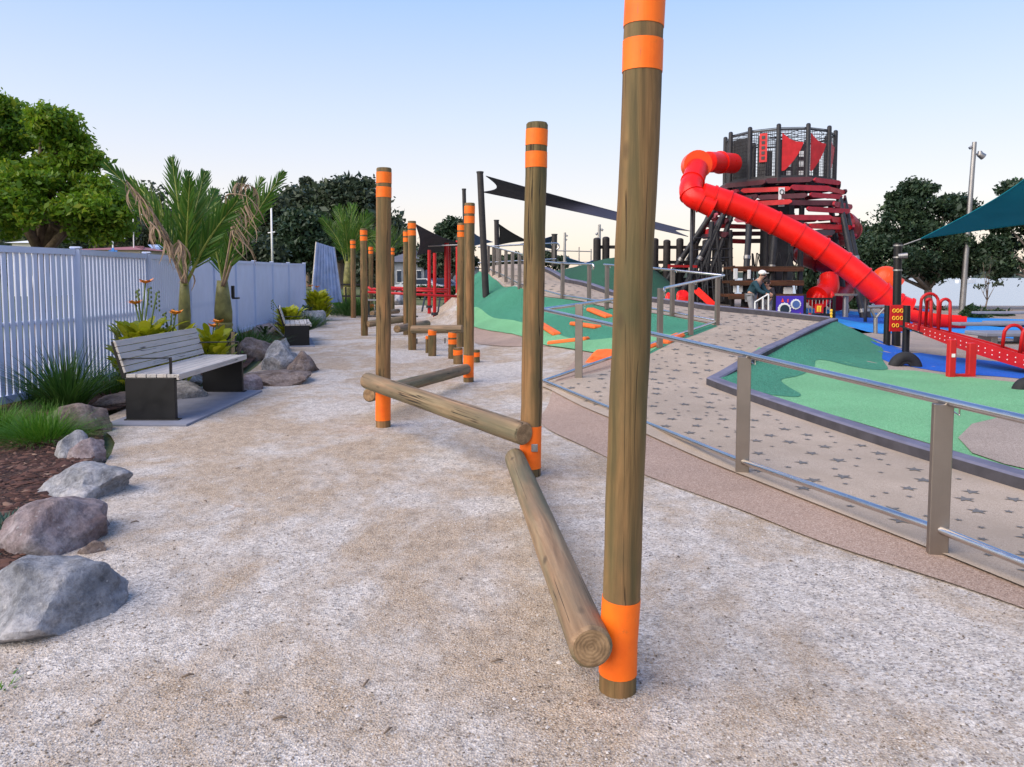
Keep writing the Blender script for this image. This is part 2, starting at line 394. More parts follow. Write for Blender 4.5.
def grassy(name, a, b):
    t = NT(name); v = t.coord(); c = t.ramp(t.noise(v, .25, 8, .7), [(.35, a), (.65, b)])
    M[name] = t.out(c, t.bump(t.noise(v, 12, 4), .6, .05), .95)
grassy('grass_ground', (.055, .085, .022), (.14, .14, .06)); grassy('far_land', (.03, .045, .035), (.05, .07, .05))
def water():
    t = NT('water'); v = t.coord('Object', (1, 3, 1)); n = t.bump(t.noise(v, .5, 6, .6), .16, .1)
    t.b.inputs['Specular IOR Level'].default_value = .5
    M['water'] = t.out((.20, .28, .37), n, .22)
water()

speck('entry_path', [(0, (.24, .20, .17)), (.3, (.40, .34, .295)), (1, (.52, .46, .41))], 200, .3)
# ---------------------------------------------------------------- heights of the mound (thin plate through surveyed points)
def tps(P):
    P = np.array(P, float); X = P[:, :2]; n = len(P)
    def U(r2): return np.where(r2 > 0, r2 * np.log(r2 + 1e-9), 0)
    K = U(((X[:, None] - X[None]) ** 2).sum(-1)) + np.eye(n) * .15
    A = np.zeros((n + 3, n + 3)); A[:n, :n] = K; A[:n, n] = 1; A[:n, n + 1:] = X; A[n, :n] = 1; A[n + 1:, :n] = X.T
    w = np.linalg.solve(A, np.concatenate([P[:, 2], [0, 0, 0]]))
    def f(x, y):
        r2 = (X[:, 0] - x) ** 2 + (X[:, 1] - y) ** 2
        return float((w[:n] * U(r2)).sum() + w[n] + w[n + 1] * x + w[n + 2] * y)
    return f
RAIL1 = [(3.2, 1.7, 0), (2.53, 3.7, 0), (2.37, 4.18, 0), (1.8, 5.87, .01), (1.2, 7.6, .05), (.46, 9.85, .11)]
KERB1 = [(5.0, 1.4, 0), (3.64, 5.33, 0), (3.1, 7.6, .03), (2.57, 9.85, .1)]
RAIL2 = [(.88, 10.03, .17), (2.6, 12.5, .41), (4.0, 14.5, .60)]
KERB2 = [(2.57, 9.85, .1), (4.6, 12.8, .36), (6.7, 15.8, .56)]
RAIL3 = [(4.0, 14.5, .60), (2.98, 16, .76), (1.9, 18.5, .90), (1.3, 19.3, .98), (.2, 21.6, 1.27), (-.85, 27.5, 1.72), (-1.3, 31, 1.8)]
KERB3 = [(6.7, 15.8, .56), (5.5, 16.45, .68), (4.34, 16.85, .78), (3.26, 19.35, .92), (2.66, 20.15, 1.02), (1.6, 22.6, 1.35), (.7, 28, 1.75), (.3, 32, 1.8)]
ctl = RAIL1 + KERB1 + RAIL2 + KERB2 + RAIL3 + KERB3
ctl += [(0, 10.3, .02), (.2, 12, .03), (1.3, 13, .20), (.9, 15.2, .22), (0, 15, .05), (-.3, 18, .10), (.9, 17, .38), (-.2, 20.2, .55), (-.8, 23, .85), (-1.0, 25, 1.1),
        (-1, 10, 0), (-1, 14, 0), (-1.1, 17, 0), (-1.5, 21, .05), (-1.9, 24, .1), (-2.3, 27, .3), (-2.6, 31, .5), (-3.2, 25, 0), (-3.6, 33, 0), (-2.4, 20, 0), (-2, 12, 0), (-2, 6, 0), (0, 6, 0), (1, 3, 0), (0, 8, 0), (3, 0, 0)]
for px_, py_ in ((1180, 650), (1024, 605), (937, 579), (822, 544), (742, 512), (646, 477), (585, 448), (549, 431), (525, 410), (500, 392), (484, 370), (474, 342)):
    g_ = G(px_, py_); ctl += [(g_.x, g_.y, 0), (g_.x - .35, g_.y - .15, 0), (g_.x - 1.1, g_.y - .3, 0)]
HL_ = tps(ctl)
def HL(x, y):
    h = HL_(x, y) - .012; return 0.0 if h < 0 else h + .012 * min(1, h / .04)
K = .13
HR_ = tps([(a, b, c + K - .01) for a, b, c in KERB1] + [(a, b, c + K - .01) for a, b, c in KERB2] + [(6.0, 16.4, .74), (7.2, 16.3, .42),
      (5.8, 5, .12), (8, 3, .12), (4.3, 8.4, .13), (4.2, 9.9, .14), (5.6, 12, .16), (5.7, 11.4, .12), (7.3, 14.2, .14), (7.8, 15.4, .14), (8.6, 16.6, .12), (6, 9, .12), (8, 12, .1), (10, 15, .1), (9.5, 18, .1), (12, 20, .1), (14, 26, .1), (12, 8, .1)])
def HR(x, y): return max(.1, HR_(x, y))
def H0(x, y): return 0.0
def smooth_poly(pts, k=6, closed=True):
    n = len(pts); out = []
    for i in range(n if closed else n - 1):
        p = [pts[(i + j - 1) % n] if closed else pts[min(max(i + j - 1, 0), n - 1)] for j in range(4)]
        for q in range(k):
            t = q / k; out.append(tuple(.5 * (2 * p[1][c] + (p[2][c] - p[0][c]) * t + (2 * p[0][c] - 5 * p[1][c] + 4 * p[2][c] - p[3][c]) * t * t + (3 * p[1][c] - p[0][c] - 3 * p[2][c] + p[3][c]) * t ** 3) for c in (0, 1)))
    if not closed: out.append(tuple(pts[-1][:2]))
    return out
def resample(poly, step, closed=True):
    out = []; n = len(poly)
    for i in range(n if closed else n - 1):
        a = Vector(poly[i][:2]); b = Vector(poly[(i + 1) % n][:2]); k = max(1, int((b - a).length / step))
        for j in range(k): out.append(tuple(a.lerp(b, j / k)))
    if not closed: out.append(tuple(poly[-1][:2]))
    return out
def drape(name, poly, H, off, mat, step=.35, extra=None, kind='structure', skirt=0):
    b = resample(poly, step); n = len(b)
    xs = [p[0] for p in b]; ys = [p[1] for p in b]
    pts = [Vector(p) for p in b]
    y = min(ys) + step / 2
    while y < max(ys):
        x = min(xs) + step / 2
        while x < max(xs):
            pts.append(Vector((x + random.uniform(-.1, .1) * step, y + random.uniform(-.1, .1) * step))); x += step
        y += step
    vs, es, fs, *_ = delaunay_2d_cdt(pts, [(i, (i + 1) % n) for i in range(n)], [], 1, 1e-5)
    m = MB(); m.add([(v.x, v.y, H(v.x, v.y) + off) for v in vs], [tuple(f) for f in fs])
    mats = [mat]
    if extra:
        m.cur = 1; mats.append(extra[0])
        for poly2 in extra[1]: m.add([(x, y, H(x, y) + off + .004) for x, y in poly2], [tuple(range(len(poly2)))])
    o = m.build(name, mats, None, True); o['kind'] = kind
    return o
def P0(l, z=0.0): return [tuple(G(x, y, z)[:2]) for x, y in l]
# the big sheets
def sheet(name, poly, z, mat):
    m = MB(); m.add([(x, y, z) for x, y in poly], [tuple(range(len(poly)))]); o = m.build(name, mat); o['kind'] = 'structure'; return o
coast = [(-400, -60), (300, -60), (300, 10), (120, 22), (60, 31), (40, 36), (22, 39), (12, 40), (8, 44), (5, 55), (6, 80), (0, 130), (-20, 200), (-60, 320), (-400, 420)]
m = MB(); n = len(coast)
m.add([(x, y, -.02) for x, y in coast], [tuple(range(n))])
m.add([(x, y, -.02) for x, y in coast] + [(x + (2 if i > 1 else 0), y + 4, -3.5) for i, (x, y) in enumerate(coast)], [(i, i + 1, n + i + 1, n + i) for i in range(1, n - 1)])
g_ = m.build('ground', 'grass_ground'); g_['kind'] = 'structure'
sheet('sea', [(-9000, -200), (9000, -200), (9000, 9000), (-9000, 9000)], -2.0, 'water')
# gravel play path, slightly uneven
GR = [(-12, -4), (4.4, -4), (3.3, 1.7), (2.6, 3.2), (2.15, 4.3), (1.45, 5.7), (.55, 7.8), (.05, 9.9), (-.45, 13), (-.85, 17.5), (-1.6, 24), (-2.6, 32), (-4.2, 40), (-7.6, 42), (-9.5, 40), (-8.8, 34), (-7.5, 27), (-6.2, 24.4), (-5.7, 20), (-5.1, 16), (-4.3, 12.2), (-4.4, 10.4), (-4.5, 8.2), (-3.7, 6.9), (-3.1, 5.4), (-2.6, 4.2), (-2.45, 3.4), (-2.6, 2.6), (-3.5, 1.2), (-8, -1)]
def Hg(x, y): return .006 * noise.noise(Vector((x * .9, y * .9, 0))) + .003 * noise.noise(Vector((x * 4, y * 4, 3))) + (HL(x, y) if x > -4 else 0)
GR2 = [(p[0] + ({6: 1.0, 7: 1.3, 8: 2.3, 9: .8, 10: .2, 11: .1, 12: 0}.get(i, .5) if 2 <= i <= 12 else 0), p[1]) for i, p in enumerate(GR)]
drape('gravel_path', smooth_poly(GR2, 4), Hg, .004, 'gravel', .3)
rng = np.random.default_rng(3)
def scatter_stones(name, N, poly_ok, mat, size, flat=.6, zf=None, kind='stuff', label=None, asp=1.0):
    V = []; F = []; k = 0
    while k < N:
        x, y = poly_ok()
        s = size * math.exp(random.gauss(0, .45)); z = (zf(x, y) if zf else 0); a = random.uniform(0, 6.28)
        base = len(V); ca, sa = math.cos(a), math.sin(a)
        pts = [(1, 0, .1), (.1, .8, 0), (-.9, .2, .1), (-.1, -.8, 0), (random.uniform(-.3, .3), random.uniform(-.3, .3), flat * 1.1)]
        for p in pts:
            px = p[0] * asp; V.append((x + (px * ca - p[1] * sa) * s, y + (px * sa + p[1] * ca) * s, z + (p[2] - .15) * s))
        F += [(base, base + 1, base + 4), (base + 1, base + 2, base + 4), (base + 2, base + 3, base + 4), (base + 3, base, base + 4)]
        k += 1
    o = arrmesh(name, V, F, mat); tag(o, label, None, None, kind); return o
from mathutils.geometry import intersect_point_line
def inpoly(x, y, P):
    c = False; j = len(P) - 1
    for i in range(len(P)):
        if (P[i][1] > y) != (P[j][1] > y) and x < (P[j][0] - P[i][0]) * (y - P[i][1]) / (P[j][1] - P[i][1]) + P[i][0]: c = not c
        j = i
    return c
def near_gravel():
    while True:
        d = 2.1 + 7 * random.random() ** 2.0; x = random.uniform(-.75, .75) * d
        if inpoly(x, d, GR): return x, d
scatter_stones('loose_gravel', 40000, near_gravel, 'pebble', .0031, .6, lambda x, y: Hg(x, y) + .006, label='loose pale gravel chips lying on the path')
# garden bed with bark mulch (left)
BED = [(-12, -1), (-8, -1), (-3.5, 1.2), (-2.7, 2.6), (-2.55, 3.4), (-2.7, 4.3), (-3.2, 5.5), (-3.8, 6.9), (-4.55, 8.1), (-4.5, 10.4), (-4.4, 12.2), (-5.2, 16), (-5.8, 20), (-6.3, 24.4), (-7.6, 27), (-8.9, 34), (-9.6, 40), (-12, 40)]
def Hb(x, y): return .05 + .03 * noise.noise(Vector((x * 1.3, y * 1.3, 5)))
drape('garden_bed', BED, Hb, 0, 'mulch', .4)
def near_bed():
    while True:
        y = random.uniform(2.4, 8.5); x = random.uniform(-6, -2.4)
        if inpoly(x, y, BED): return x, y
scatter_stones('bark_mulch', 9000, near_bed, 'chip', .016, .5, lambda x, y: Hb(x, y) + .004, label='reddish brown bark mulch in the garden bed', asp=1.9)
# rubber surfacing
PINK = GR[2:13]
pink_out = [(3.3, .9)] + P0([(1190, 672), (1024, 611), (937, 581), (822, 544), (742, 512), (646, 477), (585, 448), (549, 431), (540, 420), (548, 408), (552, 400), (560, 384), (576, 368), (572, 360), (540, 354), (505, 350), (484, 346), (474, 342)]) + [ (-1.6, 24), (-2.4, 30), (-2.9, 34)]
pink_in = [(p[0], p[1]) for p in RAIL3[::-1]] + [(2.6, 12.5), (.88, 10.03), (.40, 9.9)] + [(p[0] - .01, p[1] - .02) for p in RAIL1[::-1]][1:] + [(3.8, .9)]
o = drape('pink_rubber_surface', smooth_poly(pink_out, 3, False) + pink_in, HL, .0145, 'pink_rubber', .3)
# ramp path: rail side and kerb side
r1 = [(3.75, .4)] + [(p[0] - (.03 if p[1] < 5 else .08), p[1] - .02) for p in RAIL1] + [(.88 - .06, 10.03)] + [p[:2] for p in RAIL2[1:]] + [p[:2] for p in RAIL3[1:]]
k1 = [(5.4, .4)] + [p[:2] for p in KERB1] + [p[:2] for p in KERB2[1:]] + [p[:2] for p in KERB3[1:]]
path_poly = r1 + k1[::-1]
stars = []
def star(x, y, r, a):
    return [(x + (r if i % 2 == 0 else r * .4) * math.cos(a + i * math.pi / 5), y + (r if i % 2 == 0 else r * .4) * math.sin(a + i * math.pi / 5)) for i in range(10)]
placed = []
tries = 0
shr = path_poly
while len(stars) < 560 and tries < 40000:
    tries += 1
    y = random.uniform(3, 26); x = random.uniform(-1, 6.6)
    r = random.choice([.028, .035, .066, .072, .078])
    if y > 10: r *= 1.15
    if not all(inpoly(x + dx, y + dy, shr) for dx in (-r - .06, r + .06) for dy in (-r - .06, r + .06)): continue
    if any((x - a) ** 2 + (y - b) ** 2 < (r + c + .085) ** 2 for a, b, c in placed): continue
    placed.append((x, y, r)); stars.append(star(x, y, r, random.uniform(0, 6.28)))
drape('ramp_path', path_poly, HL, .028, 'path_conc', .3, ('star_grey', stars))
# expansion joints: thin dark strips
def strip(name, pts, w, h, H, mat, off=0, bury=.12, step=.3, side=1, matt=None, label=None):
    P = resample(pts, step, False); m = MB(); n = len(P); V = []
    for i, p in enumerate(P):
        a = Vector(P[max(i - 1, 0)]); b = Vector(P[min(i + 1, n - 1)]); t = (b - a).normalized(); nn = Vector((t.y, -t.x)) * side
        q = Vector(p) + nn * w; z = H(p[0], p[1]) + off; bv = .018
        V += [(p[0], p[1], z - bury), (p[0], p[1], z + h - bv), (p[0] + nn.x * bv, p[1] + nn.y * bv, z + h), (q.x - nn.x * bv, q.y - nn.y * bv, z + h), (q.x, q.y, z + h - bv), (q.x, q.y, z - bury)]
    F = []; mi = []
    for i in range(n - 1):
        for j in range(5):
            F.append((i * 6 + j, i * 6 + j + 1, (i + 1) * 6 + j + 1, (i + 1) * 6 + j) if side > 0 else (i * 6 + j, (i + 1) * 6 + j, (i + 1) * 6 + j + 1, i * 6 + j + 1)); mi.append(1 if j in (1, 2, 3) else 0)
    F += [tuple(range(6)), tuple((n - 1) * 6 + j for j in range(6))]; mi += [0, 0]
    m.add(V, F); m.mi = mi
    o = m.build(name, [mat, matt or mat]); o['kind'] = 'structure'
    if label: o['label'] = label
    return o
kp = [p[:2] for p in [(5.4, .4)] + KERB1] + [p[:2] for p in KERB2[1:]]
strip('kerb', kp, .17, K, HL, 'kerb', matt='kerb_top_sheen')
strip('kerb', [p[:2] for p in KERB3], .19, .15, HL, 'kerb', matt='kerb_top_sheen')
# ground east of the kerb
def off_line(pts, d):
    out = []
    for i, p in enumerate(pts):
        a = Vector(pts[max(i - 1, 0)][:2]); b = Vector(pts[min(i + 1, len(pts) - 1)][:2]); t = (b - a).normalized(); out.append((p[0] + t.y * d, p[1] - t.x * d))
    return out
ke = off_line(kp, .15)
east = ke + [(7.6, 16.9), (9.3, 19), (6.6, 22), (6, 26), (7, 33), (12, 38), (26, 38), (30, 24), (20, 10), (12, 1)]
drape('beige_rubber_surface', east, HR, 0, 'beige_rubber', .45)
# blue, green colours as thin layers on it
def ring(cx, cy, rx, ry, rot=0, k=26, wob=.06):
    o = []
    for i in range(k):
        a = 2 * math.pi * i / k; w = 1 + wob * math.sin(3 * a + cx); x = rx * w * math.cos(a); y = ry * w * math.sin(a)
        o.append((cx + x * math.cos(rot) - y * math.sin(rot), cy + x * math.sin(rot) + y * math.cos(rot)))
    return o
z1 = .1
blue_far = P0([(826, 329), (850, 332), (880, 336), (930, 331), (985, 336), (1060, 343), (1120, 340), (1060, 322), (980, 318), (900, 315), (840, 314), (790, 314), (770, 320)], z1)
drape('blue_rubber_surface', smooth_poly(blue_far, 3), HR, .006, 'blue_light', .6)
b2 = P0([(855, 340), (880, 345), (920, 353), (960, 358), (1000, 362), (1060, 368), (1060, 381), (1000, 377), (950, 373), (915, 368), (880, 363), (862, 352)], z1)
drape('blue_rubber_surface', smooth_poly(b2, 4), HR, .006, 'blue_dark', .5)
b3 = P0([(832, 322), (860, 327), (900, 327), (960, 329), (960, 323), (900, 320), (840, 318)], z1)
drape('blue_rubber_surface', smooth_poly(b3, 4), HR, .011, 'blue_dark', .5)
lg = ke[:] 
light = [ke[0], ke[1], ke[2], ke[3], ke[4]] + [(4.0, 12.1), (5.2, 12.0)] + P0([(868, 371), (915, 371), (960, 377), (1010, 382), (1075, 390), (1180, 400)], z1) + [(9, .6)]
drape('light_green_surface', light, HR, .006, 'green_light', .3)
dark = [ke[4], ke[5], ke[6], (7.15, 16.1), (7.3, 15.2), (6.9, 13.9), (6.25, 12.6), (5.85, 11.6), (5.5, 11.35), (5.25, 11.5), (5.0, 11.75), (4.75, 11.65), (4.45, 11.0), (4.0, 10.35), (3.6, 9.95), (3.5, 9.4), (3.45, 8.9), (3.3, 8.65), (3.05, 8.75)]
dk_ = [ke[4]] + resample([ke[4], ke[5], ke[6]], 1.0, False)[1:] + smooth_poly(dark[3:], 4, False)
drape('dark_green_slope', dk_, HR, .011, 'green_dark', .22)
drape('beige_rubber_surface', P0([(958, 440), (972, 426), (1005, 418), (1060, 420), (1120, 440), (1120, 475), (1060, 478), (1005, 466), (972, 455)], .12), HR, .016, 'beige_rubber', .3)
# green colours inside the switchback and on the hill
gin = [(3.95, 14.35), (2.55, 12.35), (1.9, 11.45), (1.75, 11.9), (1.5, 12.8), (1.2, 14.1), (.6, 15.8), (.1, 18.3), (-.55, 19.8), (-1.05, 21.8), (-1.35, 24), (-1.7, 26.5), (-2.1, 31), (-1.35, 31), (-.9, 27.5), (.15, 21.6), (1.25, 19.3), (1.85, 18.5), (2.93, 16)]
drape('dark_green_slope', gin, HL, .030, 'green_dark', .25)
gl = [(2.5, 12.45), (1.9, 11.5), (1.75, 11.6), (1.5, 12.6), (1.1, 13.8), (.5, 15.5), (.0, 17.8), (-.85, 19.4), (-1.45, 22), (-1.85, 25), (-1.55, 25), (-1.0, 22.2), (-.5, 20.2), (.3, 18.4), (.9, 16.2), (1.35, 14.6), (1.9, 14.1), (2.5, 13.9), (2.9, 13.5), (2.9, 13.1)]
drape('light_green_surface', smooth_poly(gl, 3), HL, .036, 'green_light', .25)
# dark green mound behind the upper ramp
md = tps([(1.8, 22.9, 1.2), (2.8, 20.5, .9), (3.6, 19.6, .8), (3.6, 24, 2.1), (2.4, 26, 1.9), (1.1, 28, 1.6), (4.6, 26, 1.9), (5.4, 22, .5), (6.4, 24, .2), (4.4, 20.3, .5), (5.2, 18.2, .35), (6.6, 27, .1), (3, 31, .3), (5, 30, .2), (.9, 31, .8), (4.6, 17, .6), (5.8, 16.9, .45), (7, 17.4, .1), (7.6, 19, .1)])
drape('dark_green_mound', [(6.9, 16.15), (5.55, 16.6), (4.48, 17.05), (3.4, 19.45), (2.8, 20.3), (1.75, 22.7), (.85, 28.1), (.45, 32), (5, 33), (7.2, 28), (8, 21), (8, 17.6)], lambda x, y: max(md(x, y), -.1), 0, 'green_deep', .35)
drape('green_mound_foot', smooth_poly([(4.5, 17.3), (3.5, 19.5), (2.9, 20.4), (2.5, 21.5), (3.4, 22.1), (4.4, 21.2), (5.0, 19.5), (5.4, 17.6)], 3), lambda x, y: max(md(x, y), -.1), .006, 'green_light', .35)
# ---------------------------------------------------------------- timber posts with orange bands
def timber_post(base, top, r, bands, label, group, segs=20, name='timber_post'):
    base = Vector(base); top = Vector(top); t = thing(name, label, 'post', base, group)
    n = 14; wob = [(random.uniform(-.003, .003), random.uniform(-.003, .003)) for _ in range(n + 1)]
    def c(f):
        i = min(int(max(f, 0) * n), n - 1); q = f * n - i
        return base.lerp(top, f) + Vector((wob[i][0] * (1 - q) + wob[i + 1][0] * q, wob[i][1] * (1 - q) + wob[i + 1][1] * q, 0)) * (r / .08)
    m = MB(); m.tube([c(-.03)] + [c(i / n) for i in range(n)] + [c(1) - Vector((0, 0, .012)), c(1)], [r] * (n + 2) + [r * .9], segs)
    o = m.build('shaft', 'post_wood', t, True, 35)
    H = (top - base).length
    for a, b in bands:
        k = 5; m = MB(); m.tube([c((a + (b - a) * i / k) / H) for i in range(k + 1)], r * 1.0 + .0022, segs); m.build('painted_band', 'orange_paint', t, True, 35)
    return t
def post_px(pxb, pyb, pxt, pyt, wpx, label, bands=None, **k):
    b = G(pxb, pyb); d = b.y; tp = W(pxt, pyt, d); r = wpx * d / FPX / 2
    H = tp.z
    if bands is None or bands == 0: bands = ([(.075, .40)] if bands is None else []) + [(H * .888, H * .927), (H * .942, H * .983)]
    return timber_post(b, tp, r, bands, label, 'tall timber posts with orange bands'), b, tp, r
PA = post_px(617, 690, 645.5, -16, 38.5, 'nearest and biggest tall timber post with orange bands, low log leaning on its foot', [(.07, .36), (2.277, 2.385), (2.433, 2.526)])
PB = post_px(530, 476, 537, 123, 21.3, 'tall timber post with orange bands between two log ends, steel handrail corner behind it', [(.07, .40), (2.376, 2.494), (2.541, 2.66)])
PC = post_px(383, 427, 383.8, 168, 15, 'tall timber post with orange bands where two logs cross, nearest one left of centre')
PD = post_px(468.5, 382, 469.7, 203, 10.4, 'tall timber post with orange foot band at the far end of the lower crossing log')
PE = post_px(412.3, 350, 412, 221, 8.2, 'tall timber post holding the left end of the high log above the stumps', 0)
PF = post_px(460.5, 347, 461.5, 223, 7.8, 'timber post half hidden behind the log post with the orange foot', 0)
PG_ = post_px(364.6, 335.6, 363.6, 228.6, 7, 'thicker of the two timber posts between the palm and the nearest left post', 0)
PH = post_px(406, 335, 406, 230, 5.6, 'timber post close behind the left shoulder of the high log post', 0)
PI_ = post_px(353.5, 318, 352.8, 239.5, 5.2, 'leftmost thin timber post in front of the far palm', 0)
PJ = post_px(371, 314.5, 370.8, 246, 4.6, 'far thin timber post just right of the thicker far left post', 0)
PK = post_px(392.6, 314, 392.3, 247, 4.2, 'far thin timber post just right of the nearest left post', 0)
# logs
def log(a, b, r, label, r2=None, name='timber_log'):
    a = Vector(a); b = Vector(b); L = (b - a).length; d = (b - a).normalized(); x, y = basis(d)
    t = thing(name, label, 'log', a, 'balance logs between the posts')
    Mx = Matrix((x, y, d)).transposed()
    def lathe(zs, rs, n=22):
        m = MB(); V = []; F = []
        for k, (z, q) in enumerate(zip(zs, rs)):
            for j in range(n):
                an = 2 * math.pi * j / n; w = 1 + .025 * noise.noise(Vector((math.cos(an) * 1.3, math.sin(an) * 1.3, z * 2 + a.x * 9)))
                V.append((math.cos(an) * q * w, math.sin(an) * q * w, z))
        for k in range(len(zs) - 1):
            for j in range(n): F.append((k * n + j, k * n + (j + 1) % n, (k + 1) * n + (j + 1) % n, (k + 1) * n + j))
        return m.add(V, F), n
    r2 = r2 or r; N = 12
    zs = [0, .012] + [L * i / N for i in range(1, N)] + [L - .012, L]; rs = [r - .012, r] + [r + (r2 - r) * i / N for i in range(1, N)] + [r2, r2 - .012]
    m, n = lathe(zs, rs)
    def mk(mb, name, mat, sm=True):
        me = bpy.data.meshes.new(name); me.from_pydata([tuple(v) for v in mb.v], [], mb.f); me.materials.append(M[mat]); o = bpy.data.objects.new(name, me); COL.objects.link(o)
        me.polygons.foreach_set('use_smooth', [sm] * len(me.polygons)); me.set_sharp_from_angle(angle=R(35)); o.parent = t; return o
    t.rotation_mode = 'QUATERNION'; t.rotation_quaternion = Mx.to_quaternion()
    mk(m, 'trunk', 'log_wood')
    for z, q, s in ((0.0, r - .012, -1), (L, r2 - .012, 1)):
        m = MB(); rings = [0.0, .3, .6, 1.0]; V = [(0, 0, z)]; F = []
        for k in rings[1:]:
            for j in range(22):
                an = 2 * math.pi * j / 22; w = 1 + .025 * noise.noise(Vector((math.cos(an) * 1.3, math.sin(an) * 1.3, z * 2 + a.x * 9)))
                V.append((math.cos(an) * q * k * w, math.sin(an) * q * k * w, z + s * .001 * (1 - k)))
        for j in range(22):
            F.append((0, 1 + j, 1 + (j + 1) % 22))
            for k in range(2): F.append((1 + k * 22 + j, 23 + k * 22 + j, 23 + k * 22 + (j + 1) % 22, 1 + k * 22 + (j + 1) % 22))
        m.add(V, F); mk(m, 'cut_end', 'end_grain')
    # bolt heads
    return t
L1a, L1b = W(591.5, 648, 2.585), W(515, 458, 5.70)
log(L1a, L1b, .078, 'lowest foreground timber log with its cut end against the nearest post')
log(W(524.5, 434, 5.62), W(367, 380.5, 7.60), .088, 'timber log crossing in front of the left post, right end above the foreground log', .083)
log(W(369, 395, 7.98), W(466, 369, 10.92), .078, 'lower timber log passing behind the left post towards the orange footed post')
log(W(411.5, 329.5, 15.75), W(462.5, 329, 15.5), .085, 'high level timber log above the orange ringed stumps')
log(W(397, 329, 16.3), W(427.5, 323.5, 18.5), .085, 'short timber log butting the left side of the high log post')
log(W(368, 324, 19.5), W(408, 318.5, 20.2), .09, 'timber log running right from the thicker far left post')
log(W(372, 313.5, 24), W(398, 311, 27), .085, 'farthest timber log, low behind the other far logs')
# galvanised bracket on post B
t = thing('bolt_plate', 'small galvanised bolt plate on the orange foot band of the middle post', 'bracket', W(536, 447, PB[1].y - .09))
m = MB(); c = W(534.5, 448, PB[1].y - .092); m.box(c, (.05, .012, .06), bev=.004); m.build('plate', 'galv', t)
m = MB(); m.cyl(c + Vector((0, -.005, 0)), c + Vector((0, -.022, 0)), .014, n=6); m.build('bolt_head', 'galv', t)
# stumps
def stump(px, pyb, pyt, wpx, bands, label):
    b = G(px, pyb); tp = W(px, pyt, b.y); H = tp.z
    return timber_post(b, tp, wpx * b.y / FPX / 2, [(H - hi, H - lo) for lo, hi in bands], label, 'timber stepping stumps with orange rings', 16, 'timber_stump')
stump(432.3, 356, 330.5, 8.2, [(.0, .09)], 'timber stump right under the high log, orange ring at its top')
stump(452.4, 358.8, 332, 8.4, [(.02, .10), (.14, .23)], 'timber stump with two orange rings, left of the orange footed post')
stump(458, 364, 347.6, 9.4, [(.03, .13)], 'short timber stump with one orange ring, closest in front of the two ringed stump')
stump(476.5, 362.3, 349.8, 6.8, [(.04, .13)], 'short timber stump with an orange ring, right of the orange footed post')
stump(427.2, 353, 336, 3.4, [(.0, .06)], 'thin reddish stump behind the left stump under the high log')
stump(371.5, 314.6, 303.5, 5.4, [(.04, .18)], 'far timber stump with an orange ring under a small steel plate')
# ---------------------------------------------------------------- stainless handrails
def curve_end(p, d, r=.06, drop=.14):      # rail end that hooks over and down
    p = Vector(p); d = Vector(d).normalized(); out = []
    for i in range(1, 9):
        a = math.pi * i / 8 * .95; out.append(p + d * (math.sin(a) * r) + Vector((0, 0, -(1 - math.cos(a)) * r)))
    return out
def handrail(label, posts, top, bottom, loc, name='handrail', pw=(.05, .10), rr=.0245, ang=0, group='stainless steel handrails on the ramp'):
    t = thing(name, label, 'handrail', loc, group)
    for (x, y, z, h) in posts:
        m = MB(); m.box((x, y, z + h / 2 - .03), (pw[1], pw[0], h + .06), ang, bev=.004); o = m.build('post', 'steel_post', t)
        m = MB(); m.tube([(x + .03, y - .02, z + h - .03), (x + .075, y - .03, z + h - .06), (x + .075, y - .03, z + h + .0)], .007, 6); m.build('rail_bracket', 'steel_tube', o)
    for line in top: m = MB(); m.tube(line, rr, 12); m.build('top_rail', 'steel_tube', t, True, 40)
    for line in bottom: m = MB(); m.tube(line, rr * .95, 12); m.build('bottom_rail', 'steel_tube', t, True, 40)
    return t
def v3(x, y, z): return Vector((x, y, z))
P745 = G(742, 475); P937 = G(937, 556)
top1 = [W(1180, 455, 3.0), W(949, 402, P937.y - .02), W(749, 355.5, P745.y - .02), v3(.45, 9.85, 1.115), v3(.40, 9.93, 1.12), v3(.45, 9.98, 1.125), v3(1.75, 11.28, 1.245)]
bot1 = [W(1180, 625, 3.05), W(938, 529, P937.y), W(742, 461.5, P745.y), W(640, 420.5, 7.7), v3(.45, 9.85, .165), v3(.41, 9.93, .17), v3(.46, 9.98, .175), v3(4.0, 14.55, .70)]
hr = handrail('nearest stainless handrail turning a sharp corner at the foot of the ramp', [(P937.x, P937.y, 0, W(949, 400, P937.y).z - .02), (P745.x, P745.y, 0, W(748, 354, P745.y).z - .02), (3.0, 2.3, 0, .83), (.9, 10.06, .19, 1.0), (1.72, 11.25, .28, .96)], [top1 + curve_end(top1[-1], (.57, .82, .08))], [bot1], (P745.x, P745.y, 0), ang=R(-12))
